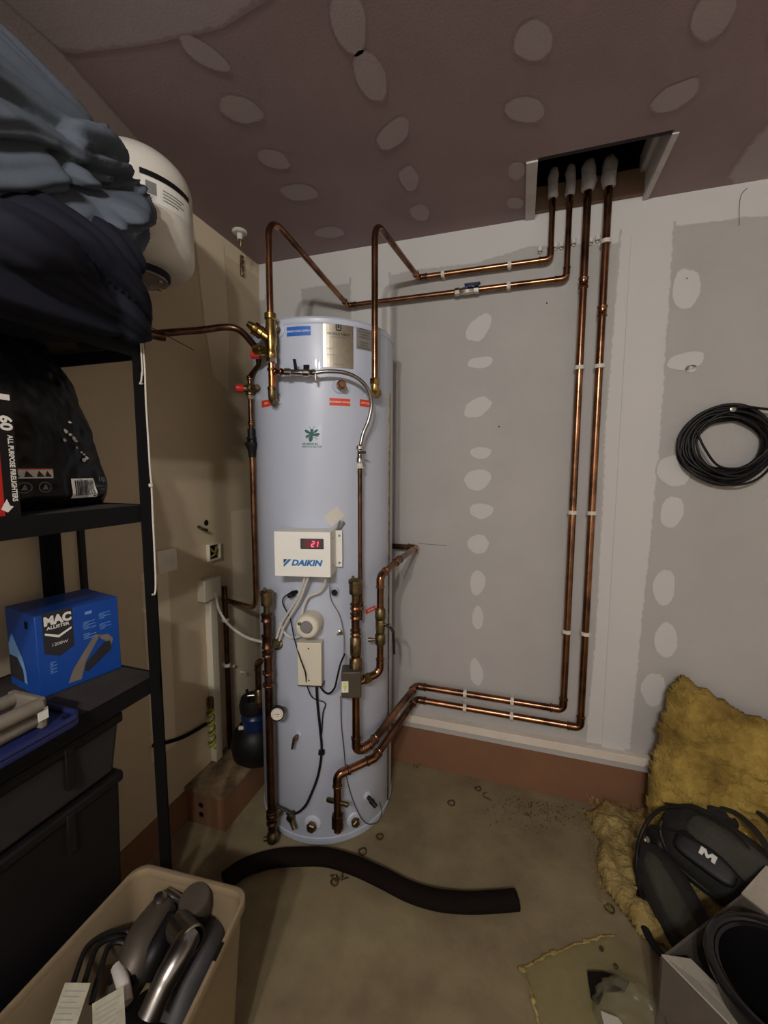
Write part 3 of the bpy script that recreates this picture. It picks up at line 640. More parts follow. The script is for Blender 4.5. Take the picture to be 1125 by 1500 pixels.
nut((p2.x, p2.y, vz-.03), (0, 0, 1), R15*1.2, 'chrome', dx, .016)
td = thing('tundish', 'black plastic tundish below the red capped relief valve', 'tundish', (p2.x, p2.y, p3.z-.07))
bm = nb(); zt_ = p3.z; lathe(bm, [(.012, zt_+.03), (.014, zt_+.028), (.014, zt_-.008), (.011, zt_-.01)], (p2.x, p2.y, 0), (0, 0, 1), 14)
for s_ in (-1, 1): box(bm, (p2.x+s_*.013-.004, p2.y-.006, zt_-.045), (p2.x+s_*.013+.004, p2.y+.006, zt_))
lathe(bm, [(.026, zt_-.022), (.026, zt_-.028), (.015, zt_-.05), (.013, zt_-.075), (.010, zt_-.076)], (p2.x, p2.y, 0), (0, 0, 1), 14); obj('tundish_body', bm, 'black', td)
w1 = PX(327, 878, LW+.0); w2 = PY(372, 884, 1.41)
dp_ = thing('discharge_pipe', 'long thin copper discharge pipe from black tundish bending to the left wall', 'pipe', w2)
bm = nb(); tube(bm, fillet([(p2.x, p2.y, zt_-.07), (p2.x, p2.y, w2.z), V((w1.x, w1.y, w1.z))], .06), .0105, 14); obj('tube', bm, 'copper', dp_)
# --- filling loop across the front
f0 = V((bx_, by_, PT(395, 544, .05).z))
fl = thing('filling_loop', 'braided filling loop hose with chrome valves across the cylinder front', 'hose', PT(527, 680, .05))
a = PT(416, 545, .052); bm = nb(); tube(bm, [f0, a], .0075, 12); bead(bm, f0+(a-f0)*.35, a-f0, .009, .004); bead(bm, f0+(a-f0)*.8, a-f0, .009, .004); obj('tube', bm, 'copper', fl)
b_ = PT(462, 546, .052); d = b_-a; bm = nb(); lathe(bm, [(.008, 0), (.013, .004), (.013, .022), (.009, .026), (.0105, .05), (.010, d.length*.6), (.014, d.length*.64), (.014, d.length*.8), (.009, d.length*.84), (.011, d.length*.9), (.011, d.length)], a, d, 12); vb = obj('chrome_valve', bm, 'chrome', fl)
for px, hh in ((434, .035), (447, .016), (451, .016)):
    c_ = PT(px, 545, .052); bm = nb(); box(bm, (-.004, .006, -.004), (.004, .006+hh, .004), Fr(c_, (1, 0, 0), (-.15 if hh > .02 else 0, 0, 1), (0, -1, 0))); obj('lever', bm, 'black', vb)
bm = nb(); lathe(bm, [(.006, 0), (.004, .02)], PT(462, 548, .05), (0, 0, -1), 8); obj('cap', bm, 'chrome', vb)
hs = smoothc([PT(x, y, o_) for x, y, o_ in ((462, 546, .052), (480, 544, .053), (505, 546, .057), (525, 555, .06), (539, 571, .062), (544, 592, .06), (540, 615, .055), (532, 635, .05), (528, 652, .048))], 10)
bm = nb(); rr = [.0062+.0006*(i % 2) for i in range(len(hs))]; tube(bm, hs, rr, 12); obj('braided_hose', bm, 'steel', fl)
vz0 = PT(527, 652, .046); vz1 = PT(527, 681, .046); vz1 = V((vz0.x, vz0.y, vz1.z))
bm = nb(); lathe(bm, [(.009, 0), (.013, .004), (.013, .014), (.009, .018), (.010, .04), (.0125, .045), (.0125, .058), (.008, .06)], vz0, (0, 0, -1), 12); vb2 = obj('chrome_valve', bm, 'chrome', fl)
bm = nb(); box(bm, (0, -.004, .006), (.024, .004, .014), Fr(PT(527, 663, .046), (1, .1, 0), (0, 0, 1), (0, -1, 0))); obj('lever', bm, 'black', vb2)
bm = nb(); lathe(bm, [(.009, 0), (.011, .003), (.011, .012), (.016, .014), (.016, .018)], vz1-V((0, 0, -.006)), (0, 0, -1), 14); obj('white_nut', bm, 'white', fl)['label'] = 'white plastic nut'
zl = PT(527, 908, .046).z
tp = pipe('makeup_pipe', 'slim vertical copper pipe below the braided hose on cylinder front', [vz1, (vz0.x, vz0.y, zl+.03), (vz0.x+.0, vz0.y, zl)], .0075, .01, m='copper_dull', elbows=False)
coupling((vz0.x, vz0.y, zl+.05), (0, 0, 1), .009, 'copper', tp, .03)
# --- centre right: air vent, motorised valve
vx_, vy_ = v1.x, v1.y
def airvent(x, y, ztop, m, lab):
    t_ = thing('air_vent', lab, 'air vent', (x, y, ztop-.09)); bm = nb()
    lathe(bm, [(.011, ztop-.095), (.013, ztop-.09), (.013, ztop-.06), (.021, ztop-.055), (.022, ztop-.02), (.024, ztop-.018), (.024, ztop-.008), (.02, ztop-.004), (0, ztop-.002)], (x, y, 0), seg=24); obj('vent_body', bm, m, t_)
    bm = nb(); lathe(bm, [(.005, 0), (.005, .010), (0, .011)], (x-.008, y, ztop-.004), seg=10); obj('vent_cap', bm, m, t_); return t_
zt1 = PT(517, 847, .062).z
airvent(vx_, vy_, zt1, 'brass_dull', 'automatic air vent above the motorised valve, right of the control box')
vp = thing('valve_riser', 'short vertical copper fittings between air vent and motorised valve', 'pipe', (vx_, vy_, .76))
zz = lambda y: PT(520, y, .062).z
bm = nb(); cyl(bm, (vx_, vy_, zz(990)), (vx_, vy_, zz(882)), .0145, 18); obj('tube', bm, 'copper_dull', vp)
for y in (888, 902, 926, 945, 962): coupling((vx_, vy_, zz(y)), (0, 0, 1), .0145, 'copper', vp, .022)
bm = nb(); lathe(bm, [(.014, zz(985)), (.024, zz(982)), (.024, zz(966)), (.015, zz(962)), (.021, zz(955)), (.021, zz(936)), (.015, zz(932))], (vx_, vy_, 0), seg=8); obj('compression_nut', bm, 'brass_dull', vp)
mv = thing('motorised_valve', 'grey motorised valve head with a yellow label on lower cylinder front', 'valve', (vx_, vy_, zz(1035)))
Fm = Fr(PT(512, 1002, .095), (math.cos(.35), math.sin(.35), 0), (0, 0, 1), (math.sin(.35), -math.cos(.35), 0))
bm = nb(); box(bm, (-.028, -.052, -.06), (.04, .042, 0), Fm); obj('actuator_head', bm, 'grey_metal', mv, bevel=.004)
dk('label_panel', 'print_white', lambda b: rect(b, lambda x, y, n: Fm.p(x, y, n), -.027, -.03, -.004, .01, .0008), mv)
dk('warning_mark', 'valve_yellow', lambda b: (decal(b, lambda x, y, n: Fm.p(x, y, n), [(-.024, -.004), (-.007, -.004), (-.0155, -.026)], .0014), rect(b, lambda x, y, n: Fm.p(x, y, n), -.024, 0, -.007, .005, .0014)), mv)
# V2 return branch
p_m = PT(535, 992, .07); vb_ = PT(557, 900, .07); w_ = V((-.434, BW-.03, 1.062))
z2 = 1.062; g1 = V((vb_.x, vb_.y, 1.045)); g2 = PZ(583, 821, z2)
V2 = pipe('coil_pipe', 'copper pipe with a black lever valve, from motorised valve up to right wall side', [V((vx_, vy_, p_m.z-.02)), V((vb_.x, vb_.y, p_m.z)), V((vb_.x, vb_.y, 1.035)), g2, V((g2.x+.003, BW-.034, z2)), V((-.62, BW-.034, z2))], R22*1.15, [.04, .028, .016, .018], elbows=[2, 3, 4])
elbow((vb_.x, vb_.y, p_m.z), (vx_, vy_, p_m.z-.02), (vb_.x, vb_.y, 1.0), R22*1.15, 'copper', V2, .04)
lz = lambda y: PT(557, y, .07).z
bm = nb(); lathe(bm, [(.014, lz(945)), (.020, lz(942)), (.020, lz(930)), (.016, lz(928)), (.018, lz(920)), (.018, lz(910)), (.016, lz(908)), (.020, lz(906)), (.020, lz(893)), (.014, lz(890))], (vb_.x, vb_.y, 0), seg=8); lv = obj('lever_valve', bm, 'brass_dull', V2)
bm = nb(); cyl(bm, (vb_.x, vb_.y, lz(914)), (vb_.x+.034, vb_.y-.006, lz(914)), .006, 10); lathe(bm, [(.009, -.004), (.009, .006)], (vb_.x+.034, vb_.y-.006, lz(914)), (1, -.2, 0), 6); obj('lever_hub', bm, 'chrome', lv)
bm = nb(); tube(bm, fillet([(vb_.x+.036, vb_.y-.008, lz(914)), (vb_.x+.052, vb_.y-.01, lz(922)), (vb_.x+.056, vb_.y-.01, lz(953))], .008), .0065, 8, flat=.6); obj('lever', bm, 'black', lv)
bm = nb(); cyl(bm, (vb_.x-.035, vb_.y-.012, lz(937)), (vb_.x, vb_.y, lz(937)), .005, 10); lathe(bm, [(.008, -.006), (.008, .006)], (vb_.x-.035, vb_.y-.012, lz(937)), (1, .3, 0), 10); obj('drain_nipple', bm, 'brass_dull', lv)
nut(V((vx_, vy_, p_m.z-.02)).lerp(V((vb_.x, vb_.y, p_m.z)), .45), V((vb_.x-vx_, vb_.y-vy_, .02)), .0125, 'brass', V2, .024)
# --- left big vertical pipe with vent, gauge
lx, ly = PT(393, 1000, .058).xy
zv = lambda y: (O+ray(395, y)*(ly/ray(395, y).y)).z
airvent(lx+.003, ly, zv(864), 'brass_dull', 'automatic air vent on top of the thick left vertical pipe')
lp = thing('left_riser', 'thick dark copper pipe rising up the left front of the cylinder', 'pipe', (lx, ly, .02))
bm = nb(); cyl(bm, (lx, ly, zv(1215)), (lx+.003, ly, zv(905)), .0155, 18); obj('tube', bm, 'copper_dull', lp)
for y, l in ((905, .03), (940, .05), (958, .02), (985, .012), (1003, .012), (1190, .02), (1200, .03)): coupling((lx, ly, zv(y)), (0, 0, 1), .0155, 'copper_dull' if l > .015 else 'copper', lp, l)
F = TW(408, 943).fr(); bm = nb(); lathe(bm, [(.022, 0), (.022, .008), (.017, .01), (.017, .05)], F.o, V((lx, ly, zv(943)))-F.o, 16); obj('union', bm, 'brass_dull', lp)
bm = nb(); lathe(bm, [(.016, 0), (.021, .006), (.021, .03), (.016, .036), (.014, .05)], (lx, ly, zv(1232)), (0, 0, 1), 8); obj('drain_cock', bm, 'brass_dull', lp)
bm = nb(); lathe(bm, [(.012, 0), (.018, .01), (.018, .04), (.012, .045)], (lx-.0, ly, zv(1198)), V((F.o.x, F.o.y, 0))-V((lx, ly, 0)), 12); cyl(bm, (lx, ly, zv(1226)), (lx-.03, ly-.01, zv(1228)), .008, 10); obj('drain_nipple', bm, 'brass_dull', lp)
gp = PT(406, 1046, .075); gz = thing('pressure_gauge', 'round black rimmed pressure gauge on the thick left pipe', 'gauge', gp)
gd = V((.35, -.9, .12)).normalized(); bm = nb(); lathe(bm, [(.020, -.02), (.0245, -.016), (.0245, .003), (.022, .004), (.0215, .0), (0, 0)], gp, gd, 28); obj('case', bm, 'black', gz)
bm = nb(); lathe(bm, [(.0212, .0005), (.0212, .0012), (0, .0012)], gp, gd, 28); obj('dial', bm, 'glass_dial', gz)
gu = gd.cross(V((0, 0, 1))).normalized()*-1; gF = Fr(gp+gd*.0016, V((0, 0, 1)).cross(gd)*-1, gd.cross(V((0, 0, 1)).cross(gd)), gd)
def f(b):
    G = lambda x, y, n: gF.p(x, y, n)
    for i in range(11):
        a = math.radians(220-i*26); c_, s_ = math.cos(a), math.sin(a); decal(b, G, [(c_*.015-s_*.0005, s_*.015+c_*.0005), (c_*.019-s_*.0005, s_*.019+c_*.0005), (c_*.019+s_*.0005, s_*.019-c_*.0005), (c_*.015+s_*.0005, s_*.015-c_*.0005)], .0004)
    decal(b, G, [(-.008, -.0012), (.015, 0), (-.008, .0012)], .0008); text(b, 'bar', .005, G, 0, -.008, .0004)
dk('needle_and_scale', 'print_dark', f, gz)
bm = nb(); tube(bm, [gp-gd*.015, V((lx, ly, gp.z))], .006, 10); obj('stem', bm, 'brass_dull', gz)
# branch behind with small black handled valve, pump
s1 = PY(386, 958, 1.36); s2 = PY(378, 985, 1.40); s3 = V((s2.x, s2.y, PY(378, 1035, 1.40).z))
br = pipe('charging_pipe', 'short bent copper pipe with small black handle above the blue pump', [V((lx-.01, ly+.08, s1.z+.02)), V((s2.x, s2.y, s2.z+.04)), s3], R22*1.1, .02, m='copper_dull', em='copper', elbows=[1])
hz = PY(375, 1017, 1.40); bm = nb(); lathe(bm, [(.013, -.03), (.018, -.026), (.018, .02), (.013, .026)], (s2.x, s2.y, hz.z), (0, 0, 1), 10); vv = obj('valve_body', bm, 'brass_dull', br)
bm = nb(); cyl(bm, (s2.x, s2.y, hz.z), (s2.x-.038, s2.y-.02, hz.z), .005, 10); obj('spindle', bm, 'chrome', vv)
bm = nb(); box(bm, (s2.x-.044, s2.y-.028, hz.z-.028), (s2.x-.036, s2.y-.016, hz.z+.028)); obj('handle', bm, 'black', vv, bevel=.003)
# blue and black vessel standing behind
bc = V((-1.052, 1.47, 0)); pz = lambda y: PY(368, y, 1.47).z
pv = thing('blue_pump_vessel', 'dark blue and black rounded vessel on the corner boxing behind the cylinder', 'vessel', (bc.x, bc.y, .02))
bm = nb(); lathe(bm, [(.0, .148), (.06, .15), (.09, .18), (.098, .23), (.088, .28), (.062, .31), (.048, .318)], (bc.x-.01, bc.y, 0), seg=36); obj('lower_body', bm, 'black', pv)
bm = nb(); lathe(bm, [(.046, .312), (.046, .355), (.052, .36), (.052, .366), (.046, .372), (.044, .39)], (bc.x+.005, bc.y-.02, 0), seg=30); obj('collar', bm, 'blue_vessel', pv)['label'] = 'blue plastic collar'
bm = nb(); lathe(bm, [(.044, .385), (.056, .39), (.058, .42), (.05, .45), (.03, .46), (0, .462)], (bc.x+.005, bc.y-.02, 0), seg=30); obj('cap', bm, 'black', pv)
bm = nb(); q = PY(357, 1066, 1.42); lathe(bm, [(.008, 0), (.009, .02), (0, .022)], q, (-.9, -.4, 0), 12); obj('nozzle', bm, 'white', pv)
# ------------------------------------------------------------------ cables on the cylinder
def cable(name, label, pts, r, m, cat='cable', n=8, seg=8, group=None):
    bm = nb(); tube(bm, smoothc(pts, n), r, seg); return tag(obj(name, bm, m), label, cat, group)
T = lambda *L: [PT(x, y, o_) for x, y, o_ in L]
cable('white_cable', 'white flex hanging from control box to left of immersion cap', T((449, 838, .06), (438, 872, .04), (425, 893, .03), (413, 912, .025), (405, 935, .025)), .0042, 'white')
cable('white_cable', 'second white flex, doubled beside the first under the control box', T((454, 838, .06), (441, 874, .045), (428, 897, .036), (416, 918, .03), (409, 938, .028)), .0042, 'white')
cable('white_cable', 'white flex curving from control box right to the immersion cap top', T((481, 838, .06), (470, 865, .035), (452, 874, .03), (444, 890, .03), (442, 905, .04)), .0042, 'white')
cable('white_cable', 'white flex looping low into the left side of wiring box', T((410, 912, .02), (417, 927, .02), (428, 934, .022), (440, 932, .03)), .0042, 'white')
wf = cable('white_cable', 'white flex sagging from left wall junction box to the thick left pipe', [PX(315, 868, LW+.04), PX(321, 893, -1.17), PX(335, 915, -1.10), PY(360, 933, 1.36), PY(386, 941, 1.32)], .0055, 'white')
cable('sensor_lead', 'thin black sensor lead hanging down past the cream wiring box', T((430, 866, .03), (416, 875, .02), (415, 886, .018), (425, 906, .02), (431, 935, .03), (440, 965, .05), (447, 985, .055), (450, 1005, .03), (458, 1022, .012), (476, 1030, .012), (473, 1045, .012), (471, 1075, .012)), .0022, 'black')
cable('power_cable', 'black power cable from wiring box down to the cylinder base', T((463, 995, .02), (465, 1030, .012), (469, 1070, .01), (471, 1100, .01), (466, 1135, .012), (455, 1165, .015), (445, 1183, .022), (430, 1192, .03), (412, 1184, .04), (398, 1178, .05)), .0045, 'black')
cable('valve_cable', 'short black cable looping from wiring box to motorised valve', T((465, 996, .03), (472, 1010, .03), (481, 1016, .035), (490, 1008, .06), (494, 992, .08), (499, 972, .08), (505, 958, .05)), .0035, 'black')
cable('grey_lead', 'thin grey lead running down from control box right side to valve', T((484, 838, .06), (484, 875, .012), (497, 900, .008), (503, 925, .008), (504, 950, .02), (503, 965, .05)), .002, 'grey')
cable('probe_lead', 'thin dark lead from motorised valve down to the low sensor', T((499, 1020, .02), (500, 1060, .006), (504, 1100, .006), (508, 1140, .006), (520, 1180, .008), (535, 1205, .015), (552, 1205, .03), (559, 1190, .04), (556, 1175, .05)), .0018, 'dark_grey')
q = TW(498, 925).fr(); bm = nb(); lathe(bm, [(.007, 0), (.007, .006), (.004, .008), (0, .008)], q.o, q.n, 12); box(bm, (-.012, -.012, 0), (.014, -.005, .004), q); tag(obj('cable_clamp', bm, 'chrome'), 'small chrome cable clamp on the cylinder front', 'clip')
q = TW(471, 1100).fr(); bm = nb(); box(bm, (-.01, -.006, 0), (.012, .006, .016), q); tag(obj('cable_clamp', bm, 'black'), 'small black cable clamp low on the cylinder front', 'clip')
# brass tap with small body at base left
Ft = TW(431, 1190).fr(); tt = thing('drain_tap', 'small brass drain tap at lower left of the cylinder front', 'tap', Ft.o)
bm = nb(); lathe(bm, [(.010, 0), (.010, .015), (.014, .017), (.014, .034), (.008, .036)], Ft.o, Ft.n, 8); cyl(bm, Ft.p(0, -.0, .026), Ft.p(.02, -.035, .03), .009, 12); obj('tap_body', bm, 'brass_dull', tt)
bm = nb(); box(bm, (-.018, .008, .02), (.012, .016, .03), Ft); obj('tap_handle', bm, 'brass_dull', tt, bevel=.002)

# ------------------------------------------------------------------ left wall electrics
Fw = lambda x, y, v=LW: Fr(PX(x, y, v), (0, 1, 0), (0, 0, 1), (1, 0, 0))
F = Fw(243, 821); s = thing('fused_spur', 'white fused spur plate on left wall just right of shelving post', 'switch', F.o)
bm = nb(); box(bm, (-.043, -.043, 0), (.043, .043, .012), F); obj('face_plate', bm, 'cream', s, bevel=.003)
bm = nb(); box(bm, (-.022, -.012, .012), (-.002, .014, .014), F); obj('fuse_carrier', bm, 'white', s, bevel=.001)
bm = nb(); box(bm, (.008, -.008, .012), (.02, .010, .016), F); obj('rocker', bm, 'white', s, bevel=.001)
F = Fw(311, 808); s = thing('open_back_box', 'open cream back box with loose wires set in left wall', 'electrical box', F.o)
bm = nb()
for a, b in (((-.036, -.036), (.036, -.03)), ((-.036, .03), (.036, .036)), ((-.036, -.03), (-.03, .03)), ((.03, -.03), (.036, .03))): box(bm, (*a, 0), (*b, .016), F)
obj('frame', bm, 'cream', s, bevel=.001)
bm = nb(); box(bm, (-.03, -.03, 0), (.03, .03, .002), F); obj('back_panel', bm, 'black_matte', s)
bm = nb(); tube(bm, smoothc([F.p(-.02, .02, .004), F.p(-.005, .0, .014), F.p(.015, .01, .012), F.p(.02, -.02, .004)]), .004, 8); tube(bm, smoothc([F.p(.02, .02, .004), F.p(.0, -.01, .012), F.p(-.02, -.02, .004)]), .004, 8); obj('loose_wires', bm, 'wool', s)
F = Fw(302, 861); s = thing('junction_box', 'white junction box on top of trunking on the left wall', 'electrical box', F.o)
bm = nb(); box(bm, (-.055, -.045, 0), (.045, .045, .04), F); obj('cover', bm, 'cream', s, bevel=.004)
bm = nb(); lathe(bm, [(.006, 0), (.006, .003), (0, .003)], F.p(.0, .0, .04), F.n, 12); obj('neon', bm, 'white', s)
bm = nb(); p0_, p1_ = PX(304, 878, LW), PX(318, 1093, LW); box(bm, (LW, p0_.y-.018, .15), (LW+.03, p0_.y+.022, p0_.z)); tag(obj('cable_trunking', bm, 'cream', None, bevel=.002), 'vertical white cable trunking below junction box on left wall', 'trunking')
x_ = LW+.022; yq = PX(328, 1000, LW).y
wp = pipe('wall_pipe', 'copper pipe running down left wall right of the white trunking', [(x_, yq, .90), (x_, yq, .15)], .011, .01, m='copper_dull', elbows=False)
for y in (907, 974): clip((x_, yq, PX(325, y, LW).z), (0, 0, 1), (-.022, 0, 0), .011, wp)
bm = nb(); F = Fw(338, 975); lathe(bm, [(.006, 0), (.009, .004), (.007, .02), (0, .022)], F.o, F.n, 12); tag(obj('pipe_clip', bm, 'white'), 'lone white pipe clip on left wall beside the trunking', 'clip')
s = thing('hook', 'white screw hook on left wall behind the thick left pipe', 'hook', PX(352, 990)); F = Fw(352, 988)
bm = nb(); tube(bm, smoothc([F.p(0, .012, 0), F.p(0, .014, .018), F.p(.01, .006, .024), F.p(.012, -.006, .02)]), .004, 8); obj('hook_body', bm, 'white', s)
F = Fw(298, 770); s = thing('pipe_stub', 'two small copper stubs poking out of left wall above the back box', 'pipe stub', F.o)
bm = nb(); cyl(bm, F.p(-.03, 0, 0), F.p(-.035, -.01, .03), .006, 10); cyl(bm, F.p(-.012, -.01, 0), F.p(-.012, -.016, .028), .006, 10); obj('stub', bm, 'brass_dull', s)
bm = nb(); lathe(bm, [(.012, 0), (.012, .002), (0, .002)], F.p(.016, .01, 0), F.n, 12); obj('hole_ring', bm, 'black_matte', s)
# earth cable coil
F = Fw(304, 1060); s = thing('earth_cable', 'coiled yellow and green earth cable on left wall by trunking', 'cable', F.p(0, -.1, .0))
pts = [F.p(.0+.012*math.cos(i*.7), .07-.005*i, .02+.012*math.sin(i*.7)) for i in range(38)]; bm = nb(); tube(bm, pts, .005, 8); obj('coil', bm, 'earth', s)
pts = [F.p(.0+.014*math.cos(i*.7+2), .07-.005*i, .02+.014*math.sin(i*.7+2)) for i in range(34)]; bm = nb(); tube(bm, pts, .003, 8); obj('green_strand', bm, 'earth_dark', s)
bm = nb(); lathe(bm, [(.012, 0), (.014, .02), (.012, .045), (0, .05)], F.p(.0, .075, .02), (0, 0, 1), 12); obj('clamp', bm, 'brass_dull', s)
bm = nb(); tube(bm, smoothc([PX(302, 1060, LW+.02), PX(290, 1068, LW+.015), PX(270, 1079, LW+.012), PX(250, 1086, LW+.01), PX(225, 1092, LW+.01)]), .007, 8); obj('tail', bm, 'black_matte', s)

# ------------------------------------------------------------------ black cable coil on back wall
cc = PY(1062, 652, BW-.03); s = thing('cable_coil', 'black coiled cable hanging on the back wall at right', 'cable', cc)
hk = PY(1062, 603, BW); random.seed(3)
bm = nb()
for i in range(26):
    r_ = .128+random.uniform(-.018, .016); ox, oz = random.uniform(-.008, .008), random.uniform(-.012, .008); oy = random.uniform(-.022, .02); ph = random.random()*6
    if i > 21: r_ -= .028; oz += .004; ox += .015
    tube(bm, [V((cc.x+ox+math.cos(a)*r_*1.02, cc.y+oy+.006*math.sin(a*2+ph), cc.z+oz+math.sin(a)*r_*.93+.006*math.sin(a*3+ph))) for a in [k*2*math.pi/56 for k in range(56)]], .0042, 7, closed=True)
obj('coil', bm, 'black', s)
bm = nb(); tube(bm, smoothc([cc+V((-.04, -.02, .115)), cc+V((.03, -.025, .128)), cc+V((.1, -.02, .12)), cc+V((.2, -.02, .10)), cc+V((.35, -.02, .06))]), .0045, 8); obj('loose_end', bm, 'black', s)
bm = nb(); tube(bm, smoothc([cc+V((-.10, -.02, .06)), cc+V((-.07, -.024, -.01)), cc+V((-.02, -.02, -.075)), cc+V((.05, -.02, -.08)), cc+V((.10, -.02, -.04)), cc+V((.12, -.02, -.01))]), .0042, 8); obj('inner_loop', bm, 'black', s)
bm = nb(); lathe(bm, [(.004, 0), (.004, .06), (.009, .062), (0, .065)], (hk.x, BW, hk.z), (0, -1, 0), 12); obj('hook', bm, 'steel', s)
# little wire loop hanging by ceiling line and tiny wall screws
bm = nb(); tube(bm, smoothc([PY(1095, 275, BW-.004), PY(1086, 285, BW-.006), PY(1083, 305, BW-.004), PY(1083, 330, BW-.002)]), .0012, 6); tag(obj('loose_wire', bm, 'grey'), 'fine wire hanging at top of back wall, far right', 'wire')
for x, y, lab in ((1006, 408, 'tiny dark screw in the top filler patch right of the wide tape'), (731, 625, 'tiny dark screw in bare board right of the patch column'), (801, 444, 'tiny screw just below the lower thin pipe')):
    q = PY(x, y); bm = nb(); lathe(bm, [(.0035, 0), (.0035, .0015), (0, .002)], q, (0, -1, 0), 10); tag(obj('screw', bm, 'dark_grey'), lab, 'screw')
bm = nb(); q = PY(613, 796, BW); tube(bm, [q, q+V((.13, -.0, -.003))], .001, 5); tag(obj('pencil_line_wire', bm, 'dark_grey'), 'fine dark wire lying on back wall right of the wall elbow', 'wire')

# ------------------------------------------------------------------ shelving
SX0, SX1, SY0, SY1 = -1.21, -.853, -.25, .805
sh = thing('shelving_unit', 'black metal shelving unit standing along the left wall', 'shelving', ((SX0+SX1)/2, (SY0+SY1)/2, 0))
for (x, sx) in ((SX1, -1), (SX0, 1)):
    for (y, sy) in ((SY1, -1), (SY0, 1)):
        bm = nb(); box(bm, (min(x, x+sx*.034), min(y, y+sy*.003), 0), (max(x, x+sx*.034), max(y, y+sy*.003), 1.745)); box(bm, (min(x, x+sx*.003), min(y, y+sy*.034), 0), (max(x, x+sx*.003), max(y, y+sy*.034), 1.745))
        po = obj('post', bm, 'shelf_black', sh, smooth=False)
        bm = nb(); box(bm, (min(x, x+sx*.036), min(y, y+sy*.036), 0), (max(x, x+sx*.036), max(y, y+sy*.036), .02)); obj('foot', bm, 'black', po)
LEV = (.10, .893, 1.322, 1.705)
for z in LEV:
    bm = nb(); box(bm, (SX0+.004, SY0+.004, z-.008), (SX1-.004, SY1-.004, z)); obj('shelf_board', bm, 'shelf_dust', sh, smooth=False)
    for x in (SX0+.003, SX1-.006):
        bm = nb(); box(bm, (x, SY0, z-.038), (x+.004, SY1, z+.002)); obj('rail', bm, 'shelf_black', sh, smooth=False)
    for y in (SY0+.003, SY1-.006):
        bm = nb(); box(bm, (SX0, y, z-.038), (SX1, y+.004, z+.002)); obj('rail', bm, 'shelf_black', sh, smooth=False)
# thin dark strip on the wall behind the shelving
bm = nb(); q = PX(121, 800, LW+.01); box(bm, (LW, q.y-.008, .95), (LW+.012, q.y+.008, 1.45)); tag(obj('dark_strip', bm, 'black'), 'narrow dark strip on wall behind the shelving post', 'strip')
# string
sp = [V((SX1+.006, SY1+.004, 0))+V((0, 0, z)) for z in (1.70,)]
def SP(x, y): return PX(x, y, SX1+.006)
st = cable('string', 'white string hanging down the front of shelving corner post', [SP(x, y) for x, y in ((209, 502), (212, 540), (214, 590), (217, 640), (220, 690), (222, 712), (224, 760), (226, 800), (228, 850), (227, 869), (223, 871))], .0022, 'string')
bm = nb(); lathe(bm, [(0, -.006), (.005, -.003), (.005, .003), (0, .006)], SP(221, 711), (0, 0, 1), 10); tube(bm, smoothc([SP(208, 545), SP(207, 558), SP(205, 562), SP(209, 562)]), .002, 6); tube(bm, [SP(206, 500), SP(209, 550)], .0018, 6); k_ = obj('knot', bm, 'string', st)

